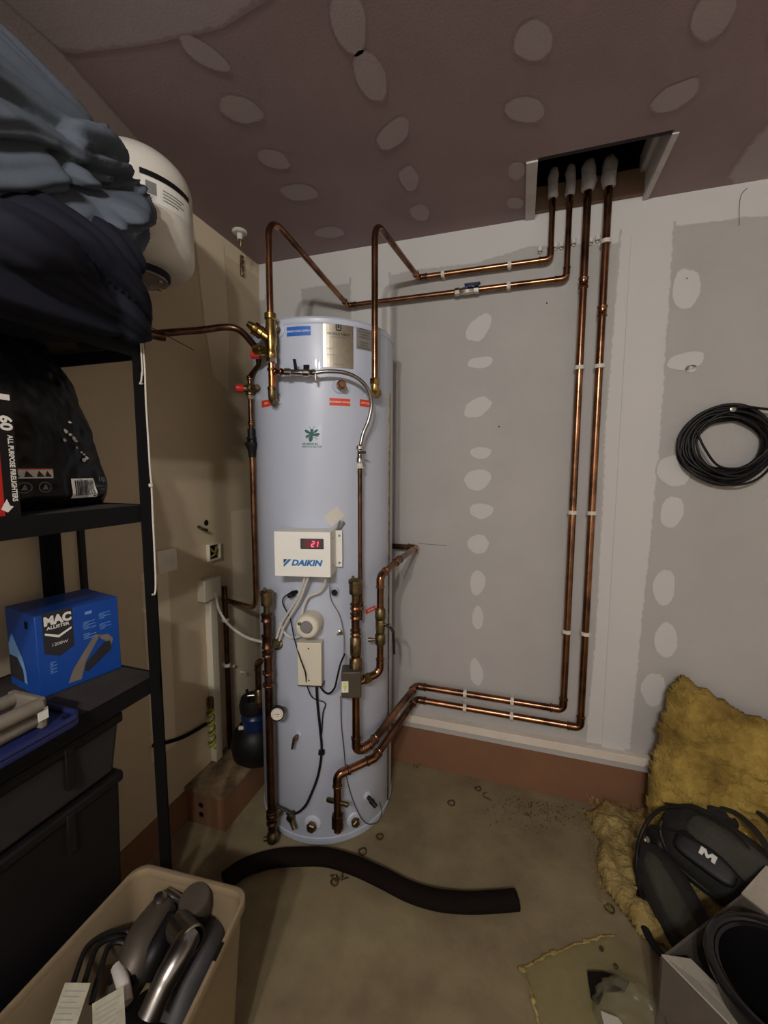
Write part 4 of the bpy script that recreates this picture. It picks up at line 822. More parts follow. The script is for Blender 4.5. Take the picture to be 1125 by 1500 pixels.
# ------------------------------------------------------------------ fabric heap on the top shelf
def seg_d(p, a, b):
    ab = b-a; t = max(0, min(1, (p-a).dot(ab)/max(ab.length_squared, 1e-9))); return (p-(a+ab*t)).length
def ridge_set(L, xp):
    out = []
    for amp, wd, pts in L:
        q = [PX(x, y, xp) for x, y in pts]; out.append((amp, wd, [V((a.y, a.z)) for a in q]))
    return out
def heap(name, label, m, prof, ridges, y0, y1, ny, nv, cat, seed, fold=.012, lean=0, fan=None):
    """prof(y) -> closed section control points [(x,z)...]; surface ends close smoothly"""
    bm = nb(); rows = []
    for i in range(ny+1):
        t = i/ny; y = y0+(y1-y0)*t
        end = 1.0 if t < .82 else math.sqrt(max(0, 1-((t-.82)/.18)**2.2))
        c = smoothc([V((x, 0, z)) for x, z in prof(t)]+[V((prof(t)[0][0], 0, prof(t)[0][1]))], 10)
        cx = sum(p.x for p in c)/len(c); cz = sum(p.z for p in c)/len(c); row = []
        L = [0]
        for a, b in zip(c, c[1:]): L.append(L[-1]+(b-a).length)
        for k in range(nv):
            s = L[-1]*k/nv; j = next(j for j in range(len(L)-1) if L[j+1] >= s); f_ = (s-L[j])/max(L[j+1]-L[j], 1e-9); p = c[j].lerp(c[j+1], f_)
            d = V((p.x-cx, 0, p.z-cz)); n = d.normalized()
            px, pz_ = cx+d.x*end, cz+d.z*(end*.9+.1*end)
            q = V((y+.008*noise.noise(V((y*9, pz_*9, seed))), pz_+.01*noise.noise(V((y*8, pz_*8, seed+3))))); h = 0; roll = 0
            if n.x > -.2:
                for amp, wd, pts in ridges:
                    dm = min(seg_d(q, a, b) for a, b in zip(pts, pts[1:]))
                    if amp > 0:
                        if dm < wd: roll = max(roll, amp*math.sqrt(1-(dm/wd)**2))
                    elif dm < wd*3: h += amp*math.exp(-(dm/wd)**2)
            y2 = y-lean*t**3*(pz_-1.72); P_ = V((px, y2, pz_)); h += roll
            if fan and n.x > -.35:
                (ky, kz), N_, A_f = fan; dy, dz = ky-y, pz_-kz; rr2 = math.hypot(dy, dz); th = math.atan2(dz, max(dy, .02))
                wv = 1.5*noise.noise(V((y*3.2, pz_*4.5, seed)))+.5*noise.noise(V((y*8, pz_*10, seed+2)))
                am = A_f*min(1, (rr2+.02)/.16)*(.75+.6*noise.noise(V((y*4, pz_*5, seed+6))))
                h += am*(abs(math.sin(th*N_+wv))**.8-.4)+am*.28*abs(math.sin(th*N_*2.7+wv*3+1))
            h += fold*(noise.noise(V((px*6, y*4+pz_*5, pz_*7+seed)))+.35*noise.noise(V((px*15, y*10+pz_*14, pz_*18+seed))))
            row.append(bm.verts.new(P_+V((n.x, .0, n.z))*h*min(1, end*2)+V((0, h*.3, 0))))
        rows.append(row)
    for a, b in zip(rows, rows[1:]):
        for k in range(nv): bm.faces.new((a[k], a[(k+1) % nv], b[(k+1) % nv], b[k]))
    bm.faces.new(rows[0][::-1]); bm.faces.new(rows[-1])
    o = obj(name, bm, m, angle=180); return tag(o, label, cat)
lerp = lambda a, b, t: a+(b-a)*t
rid = ridge_set([(-.05, .020, [(146, 262), (172, 276), (200, 272)]), (-.035, .014, [(92, 238), (108, 280), (146, 302)]), (.045, .026, [(150, 316), (185, 298), (214, 278)]), (.03, .022, [(110, 202), (160, 208), (205, 258)])], -.84)
Kt = PX(232, 266, -.85); Kl = PX(232, 500, -.85)
def prof_top(t):
    zt_ = lerp(2.30, 2.225, t**1.6); zb = lerp(1.72, 1.89, t); xf = lerp(-.86, -.845, t)
    return [(-1.2, zb), (-1.2, zt_-.03), (-1.09, zt_), (-.97, zt_-.05), (xf-.03, zt_-.15), (xf+.015, zt_-.26), (xf, zb+.02), (-.95, zb-.03)]
heap('fabric_cover', 'crumpled grey-blue fabric cover heaped on the top shelf', 'cover', prof_top, rid, -.2, .87, 250, 300, 'fabric', 3.0, .012, 0, ((Kt.y, Kt.z), 15, .05))
rid2 = ridge_set([(.035, .05, [(0, 352), (70, 354), (130, 375), (170, 415), (192, 470)]), (.03, .024, [(105, 330), (160, 362), (200, 400)])], -.84)
def prof_low(t):
    zt_ = lerp(1.76, 1.94, t); zb = lerp(1.66, 1.712, t); xf = lerp(-.80, -.825, t)
    return [(-1.2, 1.71), (-1.2, zt_), (-1.0, zt_+.03), (-.9, zt_), (xf, zt_-.06), (xf+.012, (zt_+zb)/2), (xf-.004, zb+.02), (-.88, zb if t > .5 else zb)]
heap('navy_bedding', 'dark navy padded fabric under the grey-blue cover on top shelf', 'navy', prof_low, rid2, -.2, .875, 200, 220, 'fabric', 9.0, .010, .5, ((Kl.y, Kl.z), 8, .04))

# ------------------------------------------------------------------ charcoal bag and firelighter box
zS = LEV[2]
bg = thing('charcoal_bag', 'black plastic charcoal bag with barcode slumped on the middle shelf', 'bag', (-.97, .66, zS))
Bo = V((-.91, .53, zS)); Be = V((-.955, .815, zS)); Fb = Fr(Bo, Be-Bo, (0, 0, 1), (Be-Bo).cross(V((0, 0, 1))))
if Fb.n.x < 0: Fb.n = -Fb.n
def bagsurf(u, v, side):
    """u 0..1 along, v 0..1 up"""
    Wd = .292; H = .37
    ur = 1-.0*v-(.30*max(0, v-.1)**1.25); ul = .0+.0*v
    uu = ul+(ur-ul)*u; e = 1-(abs(u-.5)*2)**3.5; ev_ = min(1, (v+.04)*9)*(1-max(0, v-.55)**1.5*2.1)
    d = .055*max(0, e)**.6*max(.05, ev_)
    n = .010*noise.noise(V((u*5, v*7, side*3)))+.005*noise.noise(V((u*13, v*15, side*3+4)))
    return Fb.p(uu*Wd, v*H, -.065+side*(d+n*(1 if e > .05 else 0))-v*v*.05)
bm = nb(); nu, nv = 50, 60; G = {}
for sd in (1, -1):
    for i in range(nu+1):
        for j in range(nv+1):
            if sd == -1 and (i in (0, nu)): G[(sd, i, j)] = G[(1, i, j)]; continue
            G[(sd, i, j)] = bm.verts.new(bagsurf(i/nu, j/nv, sd))
    for i in range(nu):
        for j in range(nv): bm.faces.new((G[(sd, i, j)], G[(sd, i+1, j)], G[(sd, i+1, j+1)], G[(sd, i, j+1)]))
for i in range(nu):
    for j in (0, nv):
        q = [G[(1, i, j)], G[(1, i+1, j)], G[(-1, i+1, j)], G[(-1, i, j)]]; q = list(dict.fromkeys(q))
        if len(q) > 2: bm.faces.new(q)
obj('sack', bm, 'bag_film', bg, angle=180)
def bgP(x, y, n=0):
    """print frame: metres on sack face"""
    u, v = x/.262, y/.37; p = bagsurf(u, v, 1); return p+Fb.n*(.0022+n)
def rg(b, x0, y0, x1, y1, n=0, k=6):
    for i in range(k):
        a, c = x0+(x1-x0)*i/k, x0+(x1-x0)*(i+1)/k; kv = 5
        for j in range(kv):
            d, e = y0+(y1-y0)*j/kv, y0+(y1-y0)*(j+1)/kv; decal(b, bgP, [(a, d), (c, d), (c, e), (a, e)], n)
dk('hazard_label', 'print_white', lambda b: rg(b, .025, .068, .10, .088), bg)
def f(b):
    for x in (.035, .055, .075, .09):
        decal(b, bgP, [(x-.007, .071), (x+.007, .071), (x, .084)], .0012)
dk('hazard_marks', 'print_dark', f, bg)
dk('hazard_stripe', 'red', lambda b: rg(b, .025, .086, .10, .0885, .001), bg)
dk('barcode_panel', 'print_white', lambda b: rg(b, .135, .022, .195, .066, 0), bg)
def f(b):
    random.seed(5); x = .14
    while x < .188:
        w_ = random.choice((.001, .0016, .0024)); rg(b, x, .028, x+w_, .062, .0014, 1); x += w_+random.choice((.001, .0018))
dk('barcode', 'print_dark', f, bg)
def f(b): text(b, '100%', .016, bgP, .222, .062, .001); text(b, 'RESTAURANT GRADE', .005, bgP, .222, .047, .001); text(b, 'CHARCOAL', .006, bgP, .222, .039, .001)
dk('bag_print', 'print_grey', f, bg)
def f(b):
    for cx in (.045, .078):
        for k in range(20):
            a, c = k*math.pi/10, (k+1)*math.pi/10; decal(b, bgP, [(cx+math.cos(a)*.011, .05+math.sin(a)*.011), (cx+math.cos(c)*.011, .05+math.sin(c)*.011), (cx+math.cos(c)*.0095, .05+math.sin(c)*.0095), (cx+math.cos(a)*.0095, .05+math.sin(a)*.0095)], .001)
        decal(b, bgP, [(cx-.005, .045), (cx+.005, .045), (cx+.001, .057)], .001)
dk('recycling_mark', 'print_grey', f, bg)
def f(b):
    random.seed(8)
    for cx, cy in ((.165, .19), (.152, .17), (.16, .163), (.168, .155), (.172, .15), (.162, .135), (.175, .125), (.18, .12), (.184, .112), (.176, .108), (.14, .15)):
        r_ = random.uniform(.003, .0075); decal(b, bgP, [(cx+math.cos(k)*r_*random.uniform(.6, 1.2), cy+math.sin(k)*r_*random.uniform(.4, .9)) for k in (0, 1, 2, 3, 4, 5)], .001)
dk('ember_print', 'polystyrene', f, bg)
# firelighter box
Ff = Fr(V((-.868, .528, zS)), (0, 1, 0), (0, 0, 1), (1, 0, 0)); fb = thing('firelighter_box', 'red and black box of firelighters at left end of the middle shelf', 'box', Ff.o)
bm = nb(); box(bm, (-.16, 0, -.09), (0, .225, 0), Ff); obj('carton', bm, 'black', fb, bevel=.001)
FP = lambda x, y, n: Ff.p(x, y, n)
dk('red_panel', 'box_red', lambda b: rect(b, FP, -.16, .004, -.026, .20, .0006), fb)
dk('white_edge', 'print_white', lambda b: rect(b, FP, -.16, .208, -.004, .218, .0006), fb)
FR = lambda x, y, n: Ff.p(y, -x, n)     # turned a quarter, reads downwards
def f(b): text(b, '60', .026, lambda x, y, n: FR(x, y, n), -.168, -.014, .001, bold=.001); text(b, 'ALL PURPOSE FIRELIGHTERS', .0115, FR, -.088, -.009, .001, bold=.0004, sx=.82)
dk('carton_print', 'print_white', f, fb)
def f(b): decal(b, FP, [(-.032, .016), (-.022, .010), (-.012, .020), (-.018, .022), (-.022, .034), (-.028, .024)], .0012)
dk('flame_mark', 'print_white', f, fb)
# dark bundle behind bag
bm = nb(); lathe(bm, [(0, 0), (.10, .005), (.13, .06), (.13, .2), (.10, .30), (.05, .34), (0, .345)], (-1.06, .42, zS), seg=36)
for v in bm.verts: v.co += (v.co-V((-1.06, .42, v.co.z)))*.25*noise.noise(v.co*9)
tag(obj('dark_sack', bm, 'navy', angle=180), 'dark folded sack standing behind the firelighter box', 'bag')

# ------------------------------------------------------------------ blue tool box
zT = LEV[1]+.001
c0 = V((-1.009, .621, zT)); c1 = V((-.974, .794, zT)); Uq = (c1-c0).normalized(); Nq = V((Uq.y, -Uq.x, 0))
Fq = Fr(c0, Uq, (0, 0, 1), Nq); Wq, Hq, Dq = (c1-c0).length, .190, .15
c0 = c0-Uq*.0
bb = thing('tool_carton', 'bright blue power tool carton lettered MAC ALLISTER on the lower shelf', 'box', Fq.p(Wq/2, 0, -Dq/2))
bm = nb(); box(bm, (0, 0, -Dq), (Wq, Hq, 0), Fq); obj('carton', bm, 'blue_box', bb, bevel=.0015)
QP = lambda x, y, n: Fq.p(x*Wq/.16, y, n)
dk('badge', 'print_dark', lambda b: decal(b, QP, [(.012, .192), (.066, .192), (.066, .10), (.039, .085), (.012, .10)], .0008), bb)
def f(b):
    text(b, 'MAC', .027, QP, .039, .172, .0014, bold=.0016, sx=.85); text(b, 'ALLISTER', .010, QP, .039, .156, .0014, bold=.0003)
    decal(b, QP, [(.015, .147), (.039, .135), (.063, .147), (.063, .142), (.039, .129), (.015, .142)], .0014)
    text(b, '1200W', .010, QP, .04, .115, .0014)
dk('badge_print', 'print_white', f, bb)
def f(b):
    rect(b, QP, .09, .165, .104, .172, .0008)
    for x, y, w_, h_ in ((.085, .13, .026, .02), (.085, .105, .026, .016), (.118, .145, .026, .016), (.118, .118, .026, .018), (.02, .05, .012, .03)):
        for k in range(int(h_/.004)): rect(b, QP, x, y+k*.004, x+w_*(.7+.3*math.sin(k*3+x*90)), y+k*.004+.0016, .0008)
dk('small_print', 'blue_light', f, bb)
def f(b): decal(b, QP, [(.05, .012), (.075, .01), (.086, .05), (.118, .105), (.108, .11), (.078, .068), (.06, .04)], .0008)
dk('tool_picture', 'tool_grey', f, bb)
def f(b): decal(b, QP, [(.115, .105), (.135, .10), (.145, .085), (.14, .07), (.125, .075), (.128, .088), (.12, .092)], .0008)
dk('tool_picture', 'tool_grey', f, bb)
def f(b): decal(b, QP, [(.082, .028), (.09, .024), (.14, .06), (.138, .082), (.126, .084), (.085, .045)], .0012)
dk('tool_picture_dark', 'print_dark', f, bb)
QL = lambda x, y, n: Fq.p(-n, y, -x*.72)
def f(b): decal(b, QL, [(.20, .10), (.17, .13), (.13, .10), (.10, .075), (.085, .05), (.08, .02), (.20, .02)], .0008)
dk('side_picture', 'blue_light', f, bb)
def f(b): decal(b, QL, [(.20, .075), (.14, .075), (.105, .05), (.10, .02), (.20, .02)], .0012)
dk('side_picture_dark', 'print_dark', f, bb)
dk('hand_hole', 'black_matte', lambda b: rect(b, QL, .05, .155, .07, .172, .0008), bb)
# blue clamp tool tray in front (mitre base)
tr = thing('mitre_tool', 'grey clamping tool on a dark blue plastic base on the lower shelf edge', 'tool', (-.85, .45, zT))
Ft = Fr(V((-.822, .585, zT+.006)), (0, -1, 0), (-1, 0, 0), (0, 0, 1))
bm = nb(); poly(bm, [Ft.p(*p) for p in ((0, .02), (.012, .004), (.03, 0), (.30, 0), (.30, .14), (.02, .14), (0, .12))], .014, (0, 0, 1)); bs = obj('base_tray', bm, 'blue_plastic', tr, bevel=.004)
bm = nb(); tube(bm, fillet([Ft.p(.30, .004, .018), Ft.p(.02, .004, .018), Ft.p(.006, .02, .018), Ft.p(.006, .12, .018)], .012), .006, 10); obj('tray_lip', bm, 'blue_plastic', bs)
for u, v in ((.02, .03), (.16, .03)):
    bm = nb(); lathe(bm, [(.005, 0), (.007, .002), (0, .002)], Ft.p(u, v, .014), (0, 0, 1), 12); obj('screw_hole', bm, 'black', bs)
bm = nb(); box(bm, (.05, .03, .014), (.064, .12, .075), Ft); eb = obj('end_plate', bm, 'tool_grey', tr, bevel=.004)
bm = nb(); F = Fr(Ft.p(.05, .05, .03), (-1, 0, 0), (0, 0, 1), (0, 1, 0)); box(bm, (.0, .0, 0), (.03, .03, .001), F); obj('label_panel', bm, 'print_white', eb)
bm = nb(); F2 = Fr(Ft.p(.057, .029, .03), (0, 1, 0), (0, 0, 1), (1, 0, 0)); box(bm, (-.012, .003, 0), (.006, .026, .0015), F2); obj('label_panel', bm, 'print_white', eb)
for v in (.035, .105):
    bm = nb(); tube(bm, [Ft.p(.06, v, .062), Ft.p(.30, v, .066)], .013, 14); obj('rail_tube', bm, 'tool_grey', tr)
bm = nb(); tube(bm, [Ft.p(.06, .05, .03), Ft.p(.30, .05, .032)], .014, 14); obj('lower_tube', bm, 'tool_grey', tr)
# totes on the lowest shelf
zL = LEV[0]+.001
def tote(name, label, x0, x1, y0, y1, z0, z1, m, lidm, ribs=True):
    s = thing(name, label, 'storage box', ((x0+x1)/2, (y0+y1)/2, z0)); bm = nb(); box(bm, (x0, y0, z0), (x1, y1, z1-.02), taper=.012); obj('tub', bm, m, s, bevel=.01)
    bm = nb(); box(bm, (x0-.004, y0-.006, z1-.026), (x1+.006, y1+.006, z1)); obj('lid', bm, lidm, s, bevel=.006)
    bm = nb(); box(bm, (x1-.004, y1-.13, z1-.10), (x1+.008, y1-.112, z1-.01)); obj('latch', bm, 'black', s, bevel=.002); return s
tote('storage_box', 'grey lidded storage box, upper of two below the lower shelf', -1.17, -.875, .05, .70, .70, .845, 'tote_clear', 'tote')
tote('storage_box', 'black lidded storage box, lower of two near the floor', -1.17, -.885, .05, .70, zL, .695, 'black', 'black')

# ------------------------------------------------------------------ open bin with appliance parts
bi = thing('storage_bin', 'open beige plastic bin on the floor at bottom left', 'bin', (-.70, .45, 0))
ZR = .45
def rr_(cx0, cx1, cy0, cy1, r, z, k=6):
    out = []
    for (cx, cy, a0) in ((cx1-r, cy1-r, 0), (cx0+r, cy1-r, 90), (cx0+r, cy0+r, 180), (cx1-r, cy0+r, 270)):
        for i in range(k+1): a = math.radians(a0+90*i/k); out.append(V((cx+math.cos(a)*r, cy+math.sin(a)*r, z)))
    return out
def quadrim(inset, z):
    c = [V((-.562, .735, 0)), V((-.853, .712, 0)), V((-.835, .16, 0)), V((-.472, .18, 0))]; ce = sum(c, V())/4
    out = []
    for i in range(4):
        p, a, b = c[i], c[i-1], c[(i+1) % 4]
        f_ = fillet([p.lerp(a, .4), p, p.lerp(b, .4)], .035, 6)[1:-1]; out += f_
    res = []
    for q in out:
        d = (q-ce); l = d.length; res.append(V((q.x-d.x/l*inset, q.y-d.y/l*inset, z)))
    return res
def ringmesh(rings, cap0=False, cap1=False):
    bm = nb(); R_ = [[bm.verts.new(p) for p in r] for r in rings]; n = len(R_[0])
    for a, b in zip(R_, R_[1:]):
        for k in range(n): bm.faces.new((a[k], a[(k+1) % n], b[(k+1) % n], b[k]))
    if cap0: bm.faces.new(R_[0][::-1])
    if cap1: bm.faces.new(R_[-1])
    return bm
bm = ringmesh([quadrim(.05, .004), quadrim(.045, .0), quadrim(.005, ZR-.03), quadrim(.005, ZR-.02), quadrim(.009, ZR-.02), quadrim(.05, .012)], True, True); obj('bin_body', bm, 'bin', bi, angle=50)
bm = ringmesh([quadrim(.008, ZR-.02), quadrim(-.006, ZR-.022), quadrim(-.007, ZR-.003), quadrim(-.003, ZR), quadrim(.006, ZR-.001), quadrim(.009, ZR-.008), quadrim(.008, ZR-.02)]); obj('rim', bm, 'bin', bi, angle=60)
for t_ in (.22, .72):
    a = V((-.562, .735, 0)).lerp(V((-.472, .18, 0)), t_); d = (V((-.472, .18, 0))-V((-.562, .735, 0))).normalized(); F = Fr(a+V((-.001, 0, ZR-.003)), d, d.cross(V((0, 0, -1))), (0, 0, 1))
    bm = nb(); box(bm, (-.016, -.003, 0), (.016, .004, .0045), F); obj('handle_slot', bm, 'black_matte', bi)
# contents: grey tube vacuum / tap like appliance
def Pb(x, y, z): return PZ(x, y, z+.055)
ap = thing('hose_appliance', 'dull silver vacuum appliance with round cap lying in the beige bin', 'appliance', Pb(270, 1400, .25))
bm = nb(); tube(bm, smoothc([Pb(218, 1490, .33), Pb(240, 1440, .36), Pb(262, 1400, .38), Pb(277, 1372, .38)], 8), [.022]*9+[.023]*9+[.024]*7, 18); obj('silver_tube', bm, 'steel', ap)
a = Pb(268, 1360, .37); b_ = Pb(296, 1352, .39); bm = nb(); lathe(bm, [(.0, -.01), (.026, -.008), (.028, .0), (.027, .05), (.029, .056), (.025, .058), (.021, .03), (0, .028)], a-V((.01, 0, 0)), V((.9, -.35, .15)), 28); obj('socket', bm, 'steel', ap)
bm = nb(); q = Pb(285, 1318, .385); lathe(bm, [(.03, -.05), (.034, -.02), (.034, .0), (.031, .006), (0, .008)], q, (.1, -.25, .9), 28); obj('round_cap', bm, 'grey_metal', ap)
bm = nb(); tube(bm, smoothc([Pb(268, 1350, .34), Pb(280, 1335, .35), Pb(285, 1322, .35)]), .026, 16); obj('neck', bm, 'grey_metal', ap)
bm = nb(); tube(bm, [Pb(270, 1322, .36), Pb(246, 1305, .36)], .009, 10); lathe(bm, [(0, -.012), (.014, -.006), (.016, .004), (.01, .014), (0, .016)], Pb(235, 1318, .36), (0, -.3, .9), 18); obj('side_knob', bm, 'steel', ap)
bm = nb(); tube(bm, smoothc([Pb(170, 1470, .27), Pb(195, 1420, .31), Pb(215, 1370, .33), Pb(240, 1330, .33)], 8), [.03+.01*math.sin(i/25*3.1) for i in range(25)], 16); obj('motor_body', bm, 'grey_metal', ap, subsurf=0)
bm = nb(); tube(bm, smoothc([Pb(255, 1500, .25), Pb(275, 1440, .28), Pb(300, 1390, .30), Pb(310, 1360, .28)], 8), .034, 16); obj('dark_body', bm, 'dark_grey', ap)
bm = nb(); tube(bm, smoothc([Pb(210, 1430, .30), Pb(228, 1390, .33), Pb(250, 1350, .33)], 8), .024, 14); obj('lower_body', bm, 'black', ap)
bm = nb(); tube(bm, smoothc([Pb(185, 1470, .33), Pb(180, 1440, .34), Pb(172, 1418, .33)], 6), .012, 12); obj('white_clip', bm, 'white', ap)
for i, (dx_, lab) in enumerate(((0, 'black flex looped along the left inside of beige bin'), (16, 'second black flex beside the first in the beige bin'), (34, 'third black flex with tight bend in the beige bin'))):
    cable('black_flex', lab, [Pb(100+dx_, 1470, .34), Pb(112+dx_, 1425, .35), Pb(130+dx_*.9, 1385, .35), Pb(165+dx_*.5, 1365+dx_*.5, .34), Pb(190+dx_*.2, 1372+dx_, .32), Pb(160+dx_, 1440, .33)], .0055, 'black')
for i, (x, y, an, lab) in enumerate(((105, 1470, .3, 'white folded instruction card wedged in the beige bin'), (160, 1485, .9, 'second white card behind black flex in the beige bin'))):
    q = Pb(x, y, .36); d = V((math.cos(an), math.sin(an), 0)); F = Fr(q, d, (-d.y*.6, d.x*.6, .5), (0, 0, 1)); F.n = F.u.cross(F.v).normalized()
    s = thing('card', lab, 'card', q); bm = nb(); box(bm, (-.025, -.026, 0), (.024, .026, .003), F); obj('sheet', bm, 'dirty_paper', s)
    def f(b):
        for k in range(6): rect(b, lambda x, y, n: F.p(x, y, n), -.02, -.02+k*.007, .014+.006*math.sin(k*4), -.0185+k*.007, .0036)
    dk('print_lines', 'print_grey', f, s)
bm = ringmesh([quadrim(.052, .014), quadrim(.035, .16), quadrim(.08, .19), quadrim(.16, .22)], True, True)
for v in bm.verts: v.co.z += .03*noise.noise(v.co*14) if v.co.z > .1 else 0
tag(obj('dark_sacking', bm, 'black_matte', angle=180), 'dark crumpled packing filling the bottom of the beige bin', 'packing')

# ------------------------------------------------------------------ floor items
# black foam hose
hp = [PZ(x, y, .026) for x, y in ((330, 1290), (360, 1270), (400, 1258), (440, 1255), (480, 1256), (520, 1268), (560, 1286), (600, 1306), (640, 1318), (680, 1322), (720, 1321), (757, 1318))]
bm = nb(); pts = smoothc(hp, 8); tube(bm, pts, .031, 24, caps=False, flat=.82)
d = (pts[-1]-pts[-2]).normalized(); hs_ = obj('foam_pipe_insulation', bm, 'foam_black', None, solid=.009); tag(hs_, 'length of black foam pipe insulation curving across the floor', 'pipe insulation')
bm = nb(); tube(bm, [p+V((0, 0, .0)) for p in pts[:-1]], .021, 16, flat=.8); obj('dark_bore', bm, 'black_matte', hs_)
# swarf rings
for i, (x, y, r_, lab) in enumerate(((531, 1247, .014, 'small metal ring on floor in front of the cylinder'), (556, 1225, .012, 'dark olive ring beside the cylinder base'), (700, 1155, .012, 'metal ring on floor nearest the skirting'), (661, 1176, .014, 'pale metal ring on floor midway to cylinder'), (893, 1331, .013, 'dark curl of swarf near the yellow wool'), (490, 1292, .012, 'dark scrap beside the foam insulation'))):
    c_ = PZ(x, y, .004); bm = nb(); tube(bm, [c_+V((math.cos(a)*r_, math.sin(a)*r_, .002*math.sin(a*2))) for a in [k*math.pi/10 for k in range(20)]], .0028, 8, closed=True); tag(obj('metal_ring', bm, 'swarf'), lab, 'ring')
c_ = PZ(713, 1165, .004); bm = nb(); tube(bm, [c_+V((math.cos(a)*.015, math.sin(a)*.015, 0)) for a in [1.6+k*math.pi/10 for k in range(12)]]+[c_+V((.02, -.022, 0))], .0022, 8); tag(obj('metal_curl', bm, 'swarf'), 'hook shaped copper curl on floor below the skirting', 'scrap')
s = thing('floor_scraps', 'small dark scraps on the floor just right of cylinder base', 'scrap', PZ(612, 1125, .0)); random.seed(11)
for k in range(5):
    c_ = PZ(606+k*5, 1124+random.uniform(-5, 5), .003); bm = nb(); tube(bm, smoothc([c_, c_+V((random.uniform(-.01, .01), random.uniform(-.01, .01), .008)), c_+V((random.uniform(-.02, .02), random.uniform(-.02, .02), .001))], 4), .002, 6); obj('scrap', bm, 'swarf', s)
s2_ = thing('floor_scraps', 'small dark scraps under the curve of the foam insulation', 'scrap', PZ(494, 1292, .0))
for k in range(6):
    c_ = PZ(488+k*3, 1290+random.uniform(-5, 5), .004); bm = nb(); tube(bm, smoothc([c_, c_+V((random.uniform(-.012, .012), random.uniform(-.01, .01), .008)), c_+V((random.uniform(-.02, .02), random.uniform(-.02, .02), .001))], 4), .0022, 6); obj('scrap', bm, 'swarf', s2_)
bm = nb(); random.seed(12)
for k in range(420):
    x, y = random.gauss(795, 38), random.gauss(1182, 16)
    if y < 1160+(x-725)*.17: continue
    c_ = PZ(x, y, .0005); r_ = random.uniform(.0012, .0042); a = random.random()*6
    v = [bm.verts.new(c_+V((math.cos(a+q)*r_, math.sin(a+q)*r_, 0))) for q in (0, 2.1, 4.2)]+[bm.verts.new(c_+V((0, 0, r_)))]
    for t_ in ((0, 1, 3), (1, 2, 3), (2, 0, 3)): bm.faces.new([v[q] for q in t_])
tag(obj('brown_debris', bm, 'dirt', smooth=False), 'scatter of brown crumbs on the floor below the skirting', 'debris', kind='stuff')

# mineral wool
def slab(name, label, m, outline, thick, base, up, nrm, seed, amp=.02, res=46, parent=None, cat='insulation'):
    """lumpy slab: outline (u,v) polygon in frame, rounded thickness, noisy surface and torn edge"""
    F = Fr(base, up[0], up[1], nrm); us = [p[0] for p in outline]; vs = [p[1] for p in outline]
    def inside(x, y):
        c_ = False; n = len(outline)
        for i in range(n):
            (x0, y0), (x1, y1) = outline[i], outline[(i+1) % n]
            if (y0 > y) != (y1 > y) and x < (x1-x0)*(y-y0)/(y1-y0)+x0: c_ = not c_
        return c_
    def dist(x, y):
        p = V((x, y)); n = len(outline); return min(seg_d(p, V(outline[i]), V(outline[(i+1) % n])) for i in range(n))
    bm = nb(); st = max(max(us)-min(us), max(vs)-min(vs))/res; G = {}; nx, ny = int((max(us)-min(us))/st)+3, int((max(vs)-min(vs))/st)+3
    for i in range(nx):
        for j in range(ny):
            x, y = min(us)-st+i*st, min(vs)-st+j*st
            xx = x+.014*noise.noise(V((x*22, y*22, seed))); yy = y+.014*noise.noise(V((x*22, y*22, seed+7)))
            if inside(xx, yy):
                d_ = dist(xx, yy); h = thick*min(1, (d_/(thick*.8+.004)))**.5
                h += amp*(noise.noise(V((x*9, y*9, seed)))+.5*noise.noise(V((x*26, y*26, seed)))+.3*noise.noise(V((x*60, y*60, seed))))*min(1, d_/.02)
                G[(i, j)] = (bm.verts.new(F.p(x, y, max(.003, h))), bm.verts.new(F.p(x, y, .001)))
    E = {}
    for (i, j) in G:
        if all(k in G for k in ((i+1, j), (i, j+1), (i+1, j+1))):
            q = [G[(i, j)], G[(i+1, j)], G[(i+1, j+1)], G[(i, j+1)]]; bm.faces.new([a[0] for a in q]); bm.faces.new([a[1] for a in q][::-1])
            for a, b in zip(q, q[1:]+q[:1]): k = frozenset((id(a), id(b))); E[k] = E.get(k, [])+[(a, b)]
    for k, L_ in E.items():
        if len(L_) == 1: a, b = L_[0]; bm.faces.new((a[0], a[1], b[1], b[0]))
    for v in [v for v in bm.verts if not v.link_faces]: bm.verts.remove(v)
    o = obj(name, bm, m, parent, angle=180)
    if not parent: tag(o, label, cat)
    return o
wl = slab('insulation_batt', 'yellow mineral wool batt leaning on the back wall at right', 'wool', [(0, .0), (-.01, .2), (.015, .42), (.055, .60), (.09, .655), (.2, .60), (.32, .54), (.5, .49), (.8, .46), (.95, .3), (.95, 0)], .075, V((.505, 1.70, .0)), ((1, 0, 0), (0, .14, 1)), (0, -1, .14), 2.0, .035, 130)
wl2 = slab('insulation_batt', 'second mineral wool batt lying flat on floor by the skirting', 'wool_pale', [(0, .0), (-.02, .1), (.01, .2), (-.02, .33), (.05, .40), (.2, .42), (.6, .42), (.9, .42), (.9, -.1), (.5, -.16), (.2, -.14), (.08, -.12), (.04, -.06)], .032, V((.32, 1.44, .0)), ((1, 0, 0), (0, 1, 0)), (0, 0, 1), 5.0, .028, 130)
slab('insulation_batt', 'third clump of yellow wool at far right edge behind the black bag', 'wool', [(0, 0), (0, .2), (.05, .3), (.3, .3), (.3, 0)], .07, V((.87, 1.53, .04)), ((1, 0, 0), (0, .3, 1)), (0, -1, .3), 8.0, .03, 30)
